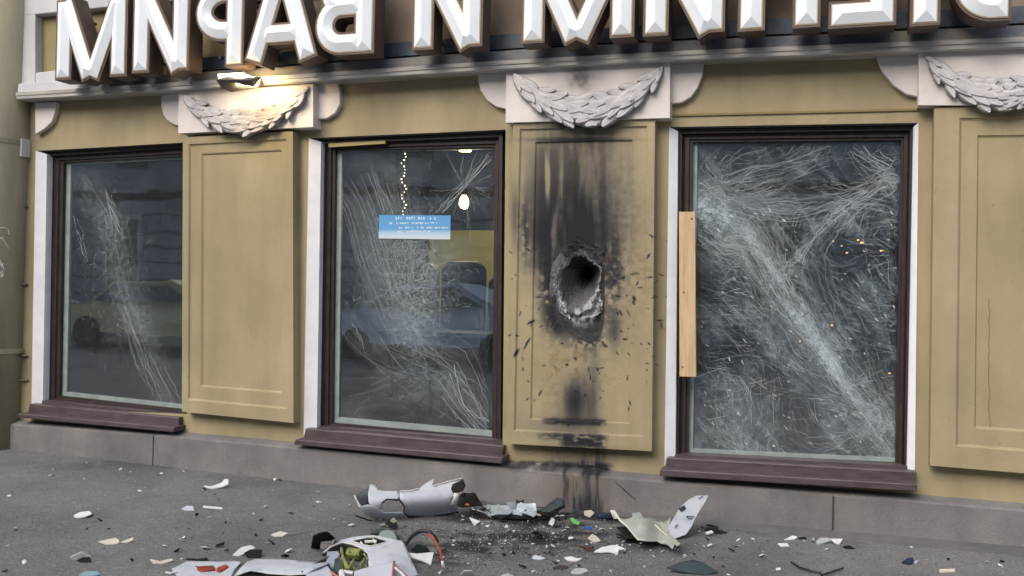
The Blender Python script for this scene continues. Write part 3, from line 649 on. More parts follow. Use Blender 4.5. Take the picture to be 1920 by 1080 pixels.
# the cornice sags slightly towards both ends, as measured
zc0 = W(950, 130, -.17).z
_cx = [(30, 188), (300, 172), (640, 150), (950, 130), (1300, 113), (1640, 101), (1900, 92)]
_xx = [W(a, q, -.17).x for a, q in _cx]; _zz = [W(a, q, -.17).z - zc0 for a, q in _cx]
zc = lambda x: float(np.interp(x, _xx, _zz)) * .9
z0, z1, z2, z3 = zc0, zrow(113, -.17), zrow(93, -.12), zrow(62, -.06)
XC = W(30, 180, -.17).x
run('cornice', [(0, z0 + .01), (-.12, z0 + .004), (-.155, z0), (-.165, z0 + .008), (-.165, z0 + .03), (-.172, z0 + .034), (-.175, z1), (-.10, z1 + .002), (-.0, z1 + .002)], CORN, XC, XR)
run('fascia_band', [(-.0, z1 + .004), (-.135, z1 + .004), (-.128, z2 - .012), (-.10, z2), (0, z2)], CORN_D, W(205, 165, -.13).x, XR, wob=.0012)
run('fascia_band', [(-.0, z1 + .004), (-.155, z1 + .004), (-.15, z2 - .012), (-.12, z2), (0, z2)], FRAMEW, XC, W(205, 165, -.13).x - .004, 8)
# ochre panel + brown panel above
xsw = W(470, 60, -.03).x; XF = W(67, 80, -.03).x
b = MB(); b.box(XF - .02, xsw, -.03, -.003, z2 + zc(-5) - .03, 4.3); b.build('sign_backing', OCHRE_D, bld)
b = MB(); b.box(xsw + .002, XR, -.04, -.003, z2 - .02, 4.4); b.build('sign_backing', BROWNP, bld)
b = MB()
b.pq([(31, 8), (66, 6), (66, 182), (30, 186)], -.10, -.0)
b.pq([(66.5, 136), (215, 120), (215, 150), (66.5, 162)], -.098, -.0)
b.pq([(36, -4), (330, -36), (330, 0), (66.5, 27), (36, 30)], -.102, -.0)
o = b.build('sign_frame', FRAMEW, bld); bevel(o, .008)
# rails behind the letters
sign = thing('shop_sign', (-2.3, -.2, 3.1), 'row of big mirrored white letters in brown cans above the windows', 'sign')
b = MB(); xr0 = W(372, 110, -.06).x
for za, zb_, yy in ((z2 + .02, z3 - .012, -.075), (z2 + .5, z2 + .56, -.075)):
    rings = [[Vector((x, yy, za + zc(x))), Vector((x, yy + .03, za + zc(x))), Vector((x, yy + .03, zb_ + zc(x))), Vector((x, yy, zb_ + zc(x)))] for x in np.linspace(xr0, XR - .5, 40)]
    b.loft(rings, caps=True)
b.build('rail', STEEL, sign)
YL = -.36
def sweep(path, w_, Yf, Yb=None, ridge=None, zt=0):
    b = MB(); P_ = [Vector((x, 0, z)) for x, z in path]; n_ = len(P_); Ls, Rs = [], []
    for i, p in enumerate(P_):
        if i == 0: t = (P_[1] - p).normalized(); nn = Vector((-t.z, 0, t.x)); k = 1
        elif i == n_ - 1: t = (p - P_[i - 1]).normalized(); nn = Vector((-t.z, 0, t.x)); k = 1
        else:
            t1 = (p - P_[i - 1]).normalized(); t2 = (P_[i + 1] - p).normalized(); nn = Vector((-(t1 + t2).z, 0, (t1 + t2).x)).normalized(); k = 1 / max(.5, nn.dot(Vector((-t1.z, 0, t1.x))))
        Ls.append(p + nn * k * w_ / 2); Rs.append(p - nn * k * w_ / 2)
    Yv = Vector((0, 1, 0))
    if ridge is None:
        rings = [[l + Yv * Yf, r + Yv * Yf, r + Yv * Yb, l + Yv * Yb] for l, r in zip(Ls, Rs)]; b.loft(rings, caps=True)
    else:
        Rg = [Vector(p) for p in P_]; d = (P_[1] - P_[0]); Rg[0] = P_[0] + d.normalized() * min(w_ / 2, d.length * .9); d = P_[-2] - P_[-1]; Rg[-1] = P_[-1] + d.normalized() * min(w_ / 2, d.length * .9)
        rings = [[l + Yv * Yf, g_ + Yv * (Yf - ridge), r + Yv * Yf] for l, g_, r in zip(Ls, Rg, Rs)]; b.loft(rings, closed=False)
        b.add([rings[0][0], rings[0][1], rings[0][2]], [(0, 1, 2)]); b.add([rings[-1][0], rings[-1][1], rings[-1][2]], [(0, 2, 1)])
        eb = [[r[0], r[2], r[2] + Yv * .02, r[0] + Yv * .02] for r in rings]; b.loft(eb, caps=True)
    return b
def arc(cx, cz, rx_, rz_, a0, a1, n_=14): return [(cx + rx_ * math.cos(math.radians(a0 + (a1 - a0) * i / n_)), cz + rz_ * math.sin(math.radians(a0 + (a1 - a0) * i / n_))) for i in range(n_ + 1)]
def letter(kind, pxl, pxr, pyl, pyr, name, lab):
    a, c = W(pxl, pyl, YL), W(pxr, pyr, YL); x0, x1 = a.x, c.x; zb = (a.z + c.z) / 2; H = .60; sw = .152; h2 = sw / 2
    xl, xr_, zl, zt = x0 + h2, x1 - h2, zb, zb + H; xm = (xl + xr_) / 2
    S_ = []
    if kind == 'M': S_ = [[(xl, zl), (xl, zt)], [(xr_, zl), (xr_, zt)], [(xl + .0, zt), (xm - .008, zl)], [(xr_ - .0, zt), (xm + .008, zl)]]
    if kind == 'N': S_ = [[(xl, zl), (xl, zt)], [(xr_, zl), (xr_, zt)], [(xl + .01, zt), (xr_ - .01, zl)]]
    if kind == 'П': S_ = [[(xl, zl), (xl, zt)], [(xr_, zl), (xr_, zt)], [(x0, zt - h2), (x1, zt - h2)]]
    if kind == 'A': S_ = [[(xl - .01, zl), (xm - .025, zt)], [(xr_ + .01, zl), (xm + .025, zt)], [(x0 + .12, zl + .19), (x1 - .12, zl + .19)]]
    if kind == 'P':
        r = .165; cz_ = zt - h2 - .115; S_ = [[(xr_, zl), (xr_, zt)], [(xr_, zt - h2)] + arc(x0 + h2 + r, (zt - h2 + zt - h2 - .27) / 2, r, .135, 90, 270) + [(xr_, zt - h2 - .27)]]
    if kind == 'B':
        S_ = [[(xr_, zl), (xr_, zt)], [(xr_, zl + h2)] + arc(x0 + h2 + .12, zl + h2 + .125, .12, .125, 270, 90) + [(xr_, zl + h2 + .25)], [(xr_, zl + h2 + .25)] + arc(x0 + h2 + .13, zt - h2 - .099, .095, .099, 270, 90) + [(xr_, zt - h2)]]
    if kind == 'E': S_ = [[(xr_, zl), (xr_, zt)], [(x1, zl + h2), (x0, zl + h2)], [(x1, zl + .3), (x0 + .04, zl + .3)], [(x1, zt - h2), (x0, zt - h2)]]
    if kind == 'L': S_ = [[(xl, zl), (xl, zt)], [(x0, zt - h2), (x1 - .13, zt - h2)], [(x1 - .21, zt), (x1 - .21, zl + .25)] + arc(x1 - .21 + .13, zl + .2, .13, .20 - h2, 180, 262, 8) + [(x1 + .0, zl + h2)]]
    cb = MB(); fb = MB(); gb = MB()
    ew = .0
    for i, s_ in enumerate(S_):
        sw = .152 - .0014 * i
        def ext(s_, e):
            s_ = [Vector(q) for q in s_]; s_[0] = s_[0] + (s_[0] - s_[1]).normalized() * e; s_[-1] = s_[-1] + (s_[-1] - s_[-2]).normalized() * e; return [(q.x, q.y) for q in s_]
        q = sweep(ext(s_, .0), sw, YL + .0011 * i, YL + .15); cb.add(q.V, q.F)
        q = sweep(ext(s_, -.014), sw - .028, YL - .002 - .0007 * i, YL + .01); gb.add(q.V, q.F)
        q = sweep(ext(s_, -.020), sw - .040, YL - .006, ridge=.026); fb.add(q.V, q.F)
    o = cb.build('letter', RIM, sign); o['label'] = lab
    gb.build('trim', GOLD, o); fb.build('face', LFACE, o)
    st = MB()
    for xx in (x0 + .09, x1 - .09):
        st.tube([(xx, YL + .165, zb + .12), (xx, -.06, zb + .12)], .012, 6); st.tube([(xx, YL + .165, zb + .5), (xx, -.06, zb + .5)], .012, 6)
    st.each('bracket', STEEL, o)
LET = [('M', 103, 237, 153, 140), ('N', 247, 354, 138, 131), ('P', 364, 456, 130, 122), ('A', 459, 594, 120, 109), ('B', 589, 701, 106, 100), ('N', 772, 904, 95, 86), ('M', 977, 1189, 81, 70),
       ('N', 1205, 1359, 68, 60), ('П', 1383, 1538, 57, 53), ('E', 1553, 1680, 52, 49), ('L', 1706, 1896, 46, 42)]
for k, l in enumerate(LET): letter(*l, 'letter', 'white ' + {'M': 'M', 'N': 'N shaped mirrored letter', 'P': 'mirrored P shaped letter', 'A': 'A', 'B': 'mirrored B shaped letter', 'П': 'П shaped letter', 'E': 'mirrored E shaped letter', 'L': 'mirrored Л shaped letter'}[l[0]] + ' in a brown can')

# ================================================================== THINGS ON THE WALL
# floodlight
fl = thing('floodlight', W(440, 165, -.42), 'small grey floodlight glowing under the letters over the left garland', 'floodlight')
b = MB(); A = [W(403, 150, -.52), W(412, 162, -.40), W(478, 172, -.40), W(474, 156, -.52)]
A = [W(404, 149, -.50), W(470, 150, -.50), W(478, 166, -.42), W(433, 173, -.42), W(414, 165, -.44)]
b.hexa(A, [v + Vector((0, .12, .05)) for v in A]); o = b.build('housing', mat('grey_lamp_housing', (.10, .095, .09), .5), fl); bevel(o, .006)
b = MB(); p = [W(408, 139, -.36), W(452, 136, -.36), W(452, 147, -.36), W(410, 148, -.36)]; b.hexa(p, [v + Vector((0, .02, 0)) for v in p])
b.build('lens', mat('lit_lamp_lens', (.9, .8, .6), .3, emit=(1, .85, .55), estr=3), fl)
b = MB(); b.tube([W(455, 152, -.40), W(456, 138, -.3), W(458, 126, -.1)], .012, 8); b.tube([W(456, 138, -.34), W(478, 148, -.3), W(470, 140, -.2)], .006, 6); b.each('arm', mat('lamp_arm', (.2, .2, .19), .5), fl)
ll = bpy.data.lights.new('floodlight_lamp', 'AREA'); ll.energy = 8; ll.color = (1, .74, .38); ll.size = .16; ll.spread = math.radians(175)
lo = bpy.data.objects.new('floodlight_lamp', ll); sc.collection.objects.link(lo)
lp = W(466, 148, -.42); lo.location = lp; tgt = W(478, 225, -.14); lo.rotation_euler = (Vector(lp) - Vector(tgt)).to_track_quat('Z', 'Y').to_euler()
lo.parent = fl; lo.location = Vector(lp) - WL[fl]
# drainpipes on the left
p0 = W(-14, 500, -.06); r0 = abs(W(30, 500, -.1).x - p0.x)
dp = thing('drainpipe', (p0.x, -.1, .15), 'wide ochre downpipe with bands and white scribbles at the left edge', 'drainpipe')
b = MB(); b.tube([(p0.x - .02, -.06, .15), (p0.x - .01, -.06, 2), (p0.x + .05, -.06, 4.6)], r0, 28); b.build('pipe', PIPE, dp, smooth=True)
b = MB()
for z in (.95, 2.62, 3.62, 3.75): b.tube([(p0.x, -.06, z), (p0.x, -.06, z + .035)], r0 + .008, 28)
b.each('band', PIPE, dp, smooth=False)
b = MB()
def stroke(b, pts, Y_, r=.004): b.tube([W(x, y, Y_) for x, y in pts], r, 4)
yg = -.06 - r0 + .0
def gy_(x): 
    d = W(x, 480, -.15).x - p0.x; return -.06 - math.sqrt(max(1e-4, r0 ** 2 - min(d, r0 * .98) ** 2)) - .002
for s_ in ([(0, 427), (8, 427), (16, 430), (17, 440)], [(0, 447), (5, 445), (12, 458), (16, 466)], [(6, 450), (13, 462)], [(0, 488), (3, 500), (5, 494), (7, 505)], [(1, 510), (3, 520), (6, 515), (4, 508)]):
    b.tube([W(x, y, gy_(x)) for x, y in s_], .0045, 5)
b.each('scribble', mat('white_spray_paint', (.6, .62, .6), .7), dp)
tp = thing('thin_pipe', tuple(W(30, 845, -.05)), 'thin grey green conduit with clips running down beside the wide downpipe', 'pipe')
b = MB(); b.tube([W(32, 290, -.04), W(31, 450, -.04), W(27, 640, -.045), W(24, 800, -.05), W(20, 826, -.06), W(8, 838, -.09), W(-14, 846, -.14)], .02, 12); b.tube([W(20, 400, -.05), W(17, 640, -.05), W(14, 835, -.06)], .011, 8); b.build('pipe', PIPE2, tp, smooth=True)
b = MB()
for y in (386, 532, 666, 712):
    b.tube([W(8, y, -.07), W(52, y + 1, -.012)], .008, 6); b.tube([W(46, y, -.02), W(46, y + 1, -.0)], .014, 8)
b.each('clip', mat('rusty_clip', (.14, .115, .07), .6), tp)
b = MB(); b.pq([(26, 259), (41, 259), (40, 293), (25, 293)], -.09, -.0); jb = b.build('junction_box', mat('white_box', (.55, .55, .56), .5)); bevel(jb, .004); tag(jb, 'small white junction box on the conduit below the sign frame', 'junction box')
# wooden plank
b = MB(); b.pq([(1273, 397), (1303, 397), (1305, 707), (1274, 706)], -.035, -.005); pk = b.build('wooden_plank', WOOD, origin=W(1290, 706, -.02)); bevel(pk, .002); tag(pk, 'raw pine plank fixed upright over the left frame of the shattered window', 'plank')
b = MB()
for x, y in ((1282, 548), (1280, 688), (1297, 410)): b.tube([W(x, y, -.038), W(x, y, -.034)], .006, 8)
b.each('knot', mat('dark_knot', (.10, .05, .025), .7), pk)
# blue notice
q = [(711, 403), (845, 404), (844, 449), (710, 447)]
b = MB(); A = [W(*p, .146) for p in q]; b.hexa(A, [v + Vector((0, .0015, 0)) for v in A])
NOT = bpy.data.materials.new('blue_notice_print'); NOT.use_nodes = True; N = NOT.node_tree.nodes; L = NOT.node_tree.links
tc = N.new('ShaderNodeTexCoord'); sp = N.new('ShaderNodeSeparateXYZ'); L.new(tc.outputs['Generated'], sp.inputs[0]); r_ = N.new('ShaderNodeValToRGB'); L.new(sp.outputs[2], r_.inputs[0])
e = r_.color_ramp.elements; e[0].position = .05; e[0].color = (.55, .62, .68, 1); e[1].position = 1; e[1].color = (.10, .30, .58, 1)
e2 = e.new(.28); e2.color = (.36, .52, .68, 1); e3 = e.new(.4); e3.color = (.12, .33, .60, 1); L.new(r_.outputs[0], N['Principled BSDF'].inputs['Base Color']); N['Principled BSDF'].inputs['Roughness'].default_value = .4
nb_ = b.build('notice', NOT); tag(nb_, 'small blue and white notice stuck on the middle window', 'notice')
b = MB(); rg = random.Random(11)
for (y, x0, x1, h, gap) in ((409.5, 742, 815, 5, 2.2), (418.5, 730, 820, 3.2, 1.3), (427, 741, 840, 3, 1.2), (434, 745, 803, 3, 1.2)):
    x = x0
    while x < x1:
        w_ = rg.uniform(1.6, 3.4)
        if rg.random() < .86:
            b.pq([(x, y - h / 2), (x + .9, y - h / 2), (x + .9, y + h / 2), (x, y + h / 2)], .1448, .146)
            if rg.random() < .6: b.pq([(x + .9, y - h / 2), (x + w_, y - h / 2), (x + w_, y - h / 2 + 1), (x + .9, y - h / 2 + 1)], .1448, .146)
            if rg.random() < .6: b.pq([(x + w_ - .8, y - h / 2 + .9), (x + w_, y - h / 2 + .9), (x + w_, y + h / 2), (x + w_ - .8, y + h / 2)], .1449, .146)
        x += w_ + (gap if rg.random() < .85 else gap + 3)
b.build('lettering', mat('white_print', (.75, .8, .85), .6), nb_)

# ================================================================== CRACKS
class Cr:
    def __init__(s): s.b = MB(); s.a = []
    def line(s, pts, w_, al, Y_=.1465):
        if len(pts) < 2: return
        P_ = [W(x, y, Y_) for x, y in pts]; R = []
        for i, p in enumerate(P_):
            t = (P_[min(i + 1, len(P_) - 1)] - P_[max(0, i - 1)]); t.normalize(); n_ = Vector((-t.z, 0, t.x)) * w_ / 2
            R.append([p + n_, p - n_])
        s.b.loft(R, closed=False); s.a += [al] * (2 * len(P_))
    def build(s, parent): s.a = [v * .85 for v in s.a]; mesh('cracks', s.b.V, s.b.F, CRACK, parent, attrs={'alpha': s.a})
def spl(P_, n_):
    out = []; Q = [P_[0]] + list(P_) + [P_[-1]]
    for i in range(1, len(Q) - 2):
        for k in range(n_):
            t = k / n_; f = lambda a, b_, c, d: .5 * (2 * b_ + (c - a) * t + (2 * a - 5 * b_ + 4 * c - d) * t * t + (3 * b_ - a - 3 * c + d) * t ** 3)
            out.append((f(Q[i - 1][0], Q[i][0], Q[i + 1][0], Q[i + 2][0]), f(Q[i - 1][1], Q[i][1], Q[i + 1][1], Q[i + 2][1])))
    out.append(P_[-1]); return out
def inq(p, q, m=4):
    s = None
    for i in range(4):
        a, c = q[i], q[(i + 1) % 4]; cr = (c[0] - a[0]) * (p[1] - a[1]) - (c[1] - a[1]) * (p[0] - a[0])
        if cr / math.hypot(c[0] - a[0], c[1] - a[1]) < m: return False
    return True
def emit(C_, pts, q, w_, al, rg, jit=1.2):
    cur = []
    for p in pts:
        p = (p[0] + rg.gauss(0, jit), p[1] + rg.gauss(0, jit))
        if inq(p, q) and not (711 < p[0] < 845 and 403 < p[1] < 449): cur.append(p)
        else: C_.line(cur, w_, al); cur = []
    C_.line(cur, w_, al)
def bundle(C_, q, cl, spr, n_, w_, al, seed, jit=1., part=.6):
    rg = random.Random(seed); S_ = spl(cl, 7); m = len(S_)
    for k in range(n_):
        o1, o2, o3_ = rg.gauss(0, 1), rg.gauss(0, 1), rg.gauss(0, 1); L_ = rg.uniform(part * .4, 1); t0 = rg.uniform(0, 1 - L_ * .9); pts = []
        for i, (x, y) in enumerate(S_):
            t = i / (m - 1)
            if not t0 <= t <= t0 + L_: continue
            sw_ = np.interp(t, np.linspace(0, 1, len(spr)), spr); o_ = np.interp(t, [0, .5, 1], [o1, .6 * o1 + .6 * o2, .7 * o1 + .5 * o3_])
            x2, y2 = S_[min(i + 1, m - 1)]; x1, y1 = S_[max(0, i - 1)]; l = math.hypot(x2 - x1, y2 - y1) + 1e-6
            pts.append((x - (y2 - y1) / l * o_ * sw_, y + (x2 - x1) / l * o_ * sw_))
        emit(C_, pts, q, w_ * rg.uniform(.5, 1.4), min(.95, al * rg.uniform(.3, 1.5)), rg, jit)
# window 3
C3 = Cr(); q = GLS[3]; rg = random.Random(31)
bundle(C3, q, [(1302, 398), (1345, 400), (1400, 428), (1450, 515), (1490, 580), (1545, 660), (1600, 745), (1675, 850)], [16, 20, 22, 20, 14, 10, 9, 8], 46, .0022, .42, 1, jit=1.9, part=.35)
bundle(C3, q, [(1302, 398), (1345, 400), (1400, 428), (1450, 515), (1490, 580), (1545, 660), (1600, 745), (1675, 850)], [60, 70, 80, 80, 70, 60, 50, 40], 60, .0020, .26, 2, part=.25, jit=1.6)
bundle(C3, q, [(1690, 325), (1630, 360), (1570, 400), (1520, 450), (1480, 510)], [10, 12, 15, 20, 24], 24, .0022, .42, 3, jit=1.7, part=.4)
bundle(C3, q, [(1302, 385), (1370, 378), (1440, 392), (1540, 385), (1640, 345), (1690, 310)], [14, 16, 22, 24, 24, 20], 30, .0021, .28, 4, part=.3, jit=1.8)
bundle(C3, q, [(1302, 440), (1350, 470), (1400, 480), (1440, 540)], [18, 16, 20, 24], 44, .0028, .4, 5, part=.5)
bundle(C3, q, [(1300, 370), (1380, 345), (1470, 320), (1560, 275)], [26, 24, 24, 20], 26, .0024, .3, 6, part=.5)
bundle(C3, q, [(1590, 265), (1630, 300), (1690, 330)], [10, 12, 10], 16, .003, .45, 7)
bundle(C3, q, [(1302, 300), (1330, 340), (1370, 380)], [14, 16, 14], 18, .0026, .35, 8)
for _ in range(4600):
    x, y = rg.uniform(1290, 1695), rg.uniform(262, 868); dn_ = (y - 265) / 600
    if rg.random() > .4 + .6 * dn_: continue
    den = float(vnoise(np.array([x / 38.]), np.array([y / 38.]), 12)[0])
    if rg.random() > .25 + .9 * den: continue
    ln = rg.uniform(12, 90) * (.5 + .5 * rg.random()); m_ = 10; pts = []; sd = rg.choice((1, 2)); fl_ = rg.gauss(0, .22); al = rg.uniform(.06, .36) * (.5 + den)
    for i in range(m_):
        pts.append((x, y)); nz_ = float(vnoise(np.array([x / 85.]), np.array([y / 85.]), sd)[0])
        a = (.62 if dn_ > .3 else -.25) + (nz_ - .5) * 2.6 + fl_; x += math.cos(a) * ln / m_; y += math.sin(a) * ln / m_
    emit(C3, pts, q, rg.uniform(.0012, .0034), al, rg, .4)
for _ in range(120):    # chipped bright flecks
    x, y = rg.uniform(1300, 1680), rg.uniform(380, 860); a = rg.uniform(.2, 1.1); ln = rg.uniform(3, 9)
    emit(C3, [(x, y), (x + ln * math.cos(a), y + ln * math.sin(a))], q, rg.uniform(.004, .009), rg.uniform(.3, .8), rg, .5)
C3.build(wins[3])
# window 2
C2 = Cr(); q = GLS[2]; rg = random.Random(22)
for i in range(105):     # sweep of near parallel cracks leaning down to the right
    f = i / 104.; sx = 628 + 128 * f ** .9; sy = 290 + 6 * rg.random(); off = (1 - f)
    pts = spl([(sx - 22 * off, sy + 60 * off), (sx + 14, sy + 100), (sx + 42, 470 + 26 * off), (sx + 78, 560 + 30 * off), (sx + 118, 650 + 25 * off)], 8)
    a_, b_ = sorted((rg.randint(0, 10), rg.randint(16, len(pts)))); emit(C2, pts[a_:b_], q, rg.uniform(.0012, .0024), rg.uniform(.12, .42) * (.6 + .4 * (f < .6)), rg, .5)
for i in range(44):     # arcs low on the left
    r = 70 + i * 3.2; cx_, cy_ = 812, 520; a0 = rg.uniform(1.75, 2.1); a1 = rg.uniform(2.5, 3.25)
    pts = [(cx_ + r * 1.0 * math.cos(a), cy_ + r * .95 * math.sin(a)) for a in np.linspace(a0, a1, 16)]
    emit(C2, pts, q, rg.uniform(.0014, .0026), rg.uniform(.12, .42), rg, .5)
for i in range(26):     # arcs at lower right
    r = 60 + i * 5; a0 = rg.uniform(-.2, .2); a1 = rg.uniform(.8, 1.5); pts = [(800 + r * .9 * math.cos(a), 600 + r * math.sin(a)) for a in np.linspace(a0, a1, 14)]
    emit(C2, pts, q, rg.uniform(.0013, .0024), rg.uniform(.1, .3), rg, .6)
for _ in range(500):    # crushed centre
    x, y = rg.gauss(775, 48), rg.gauss(560, 90); a = rg.uniform(0, 6.28); ln = rg.uniform(5, 20)
    emit(C2, [(x, y), (x + ln / 2 * math.cos(a), y + ln / 2 * math.sin(a)), (x + ln * math.cos(a + .3), y + ln * math.sin(a + .3))], q, rg.uniform(.0014, .0028), rg.uniform(.1, .42), rg, .4)
bundle(C2, q, [(700, 600), (760, 660), (830, 710), (880, 760), (928, 812)], [34, 38, 38, 32, 26], 34, .0019, .34, 9, part=.4)
bundle(C2, q, [(820, 690), (850, 740), (890, 790), (925, 830)], [26, 24, 22, 26], 26, .0026, .4, 10)
bundle(C2, q, [(640, 590), (665, 620), (678, 655), (690, 680)], [3, 3, 3, 3], 4, .0028, .6, 12)
for k in range(34):     # star at the upper right
    a = rg.uniform(-3.14, 3.14); r1, r2 = rg.uniform(8, 30), rg.uniform(40, 110); cx_, cy_ = 872, 352
    pts = [(cx_ + (r1 + (r2 - r1) * t) * math.cos(a + .12 * t), cy_ + (r1 + (r2 - r1) * t) * math.sin(a + .12 * t)) for t in np.linspace(0, 1, 8)]
    emit(C2, pts, q, rg.uniform(.0016, .003), rg.uniform(.12, .42), rg, .8)
bundle(C2, q, [(800, 420), (850, 370), (900, 315), (928, 280)], [8, 6, 5, 5], 12, .003, .4, 13)
bundle(C2, q, [(630, 805), (660, 770), (690, 740)], [14, 14, 12], 5, .0018, .3, 14); bundle(C2, q, [(650, 740), (700, 730), (770, 700)], [20, 26, 24], 10, .0018, .26, 15, part=.4)
bundle(C2, q, [(700, 300), (730, 380), (752, 440)], [14, 12, 8], 12, .0026, .4, 16)
C2.build(wins[2])
# window 1
C1 = Cr(); q = GLS[1]; rg = random.Random(12)
bundle(C1, q, [(140, 318), (185, 380), (215, 440), (235, 540), (270, 640), (325, 760)], [22, 24, 24, 20, 28, 26], 28, .0016, .2, 17, part=.45)
bundle(C1, q, [(228, 560), (255, 630), (290, 710), (335, 790)], [8, 14, 20, 26], 22, .0020, .42, 18)
bundle(C1, q, [(195, 350), (212, 400), (232, 450)], [6, 8, 10], 16, .0024, .4, 19); bundle(C1, q, [(136, 400), (150, 440), (162, 500)], [4, 6, 4], 7, .0024, .45, 20)
for _ in range(330):
    x, y = rg.gauss(215, 26), rg.gauss(rg.choice([440, 600, 520]), 45); a = rg.uniform(0, 6.28); ln = rg.uniform(4, 14)
    emit(C1, [(x, y), (x + ln * math.cos(a), y + ln * math.sin(a))], q, rg.uniform(.0014, .0026), rg.uniform(.1, .4), rg, .4)
C1.build(wins[1])

# ================================================================== INTERIOR
ROOM = mat('dark_room', (.05, .052, .055), .8, (.075, .075, .075), 3)
b = MB(); b.box(XL + .1, XR - .1, .17, 4.55, .30, .40); o = b.build('shop_floor', mat('brown_shop_floor', (.085, .06, .045), .5, (.12, .085, .06), 5), bld)
b = MB(); b.box(XL + .1, XR - .1, .17, 4.55, 3.0, 3.06); b.build('shop_ceiling', ROOM, bld)
YEL = mat('mustard_wall_panel', (.26, .25, .08), .7, (.31, .30, .1), 6)
b = MB(); b.pq([(806, 432), (1060, 432), (1060, 620), (806, 620)], 3.0, 3.05); o = b.build('wall_panel', YEL); tag(o, 'mustard yellow panel inside behind the middle window', 'wall panel')
b = MB(); b.pq([(1340, 425), (1470, 425), (1470, 500), (1340, 500)], 3.0, 3.05); o = b.build('wall_panel', YEL); tag(o, 'mustard yellow panel dimly seen behind the shattered window', 'wall panel')
FAB = mat('black_chair_fabric', (.015, .016, .018), .7, (.028, .03, .035), 30)
def armchair(x0, y0, x1, y1, Yc, lab):
    a, c = W(x0, y1, Yc), W(x1, y0, Yc); t = thing('armchair', ((a.x + c.x) / 2, Yc + .3, .4), lab, 'armchair', 'dark chairs inside the shop')
    x0_, x1_, zt = a.x, c.x, c.z; b = MB(); r = .1
    prof = [(x0_, .75)] + [(x0_ + r - r * math.cos(k), zt - r + r * math.sin(k)) for k in np.linspace(0, math.pi / 2, 6)] + [(x1_ - r + r * math.sin(k), zt - r + r * math.cos(k)) for k in np.linspace(0, math.pi / 2, 6)] + [(x1_, .75)]
    b.hexa([Vector((x, Yc, z)) for x, z in prof], [Vector((x, Yc + .12, z)) for x, z in prof]); bevel(b.build('backrest', FAB, t), .03, 3)
    b = MB(); b.box(x0_, x1_, Yc + .1, Yc + .62, .78, .9); bevel(b.build('seat', FAB, t), .03)
    for sx in (x0_ + .04, x1_ - .04):
        for sy in (Yc + .06, Yc + .56): b = MB(); b.tube([(sx, sy, .4), (sx, sy, .78)], .015, 6); b.build('leg', RUBBER, t)
armchair(824, 490, 906, 600, 1.5, 'black round backed chair under the yellow panel, behind the middle window'); armchair(778, 492, 816, 600, 1.5, 'black chair half hidden by the crushed glass in the middle window'); armchair(912, 516, 985, 600, 1.3, 'low dark chair at the right edge of the middle window')
armchair(1330, 470, 1400, 600, 1.5, 'dark chair dimly seen behind the plank side of the shattered window')
# table
t = thing('table', tuple(W(860, 700, .9)), 'dark table near the middle window with a blue grey top', 'table'); c = W(850, 620, .9)
b = MB(); b.box(c.x - .5, c.x + .75, .6, 1.25, c.z - .03, c.z); b.build('tabletop', mat('blue_grey_top', (.07, .09, .13), .3), t)
for sx in (c.x - .42, c.x + .66):
    for sy in (.66, 1.18): b = MB(); b.tube([(sx, sy, .4), (sx, sy, c.z - .03)], .02, 6); b.build('leg', RUBBER, t)
# pendant lamps
def pendant(px_, py_, Y_, lab, e=14, r=.035):
    p = W(px_, py_, Y_); t = thing('pendant_lamp', tuple(p), lab, 'lamp'); m = MB()
    m.tube([p + Vector((0, 0, -r * 1.4)), p + Vector((0, 0, -r * 1.2)), p + Vector((0, 0, -r * .6)), p, p + Vector((0, 0, r * .7)), p + Vector((0, 0, r * 1.3))], [r * .3, r * .7, r, r, r * .8, r * .45], 16)
    m.build('bulb', mat('lit_bulb', (1, .9, .7), .3, emit=(1, .66, .32), estr=5), t, smooth=True)
    m = MB(); m.tube([p + Vector((0, 0, r * 1.3)), p + Vector((0, 0, r * 1.9))], r * .5, 10); m.tube([p + Vector((0, 0, r * 1.9)), (p.x, p.y, 3.0)], .004, 6); m.build('cord', RUBBER, t)
    l = bpy.data.lights.new('pendant_glow', 'POINT'); l.energy = e; l.color = (1, .78, .5); l.shadow_soft_size = .05
    lo = bpy.data.objects.new('pendant_glow', l); sc.collection.objects.link(lo); lo.parent = t; lo.location = (0, -.0, -r * 2.2)
pendant(870, 378, 1.9, 'round glowing bulb hanging inside the middle window', 26, .045)
p = W(872, 284, 1.6); t = thing('ceiling_spot', tuple(p), 'small warm ceiling spot near the top of the middle window', 'lamp')
m = MB(); m.tube([p, p + Vector((0, 0, .02))], .055, 14); m.build('lens', mat('lit_spot', (1, .8, .5), .3, emit=(1, .7, .4), estr=4), t)
m = MB(); m.tube([p + Vector((0, 0, .021)), (p.x, p.y, 3.0)], .06, 14); m.build('housing', RUBBER, t)
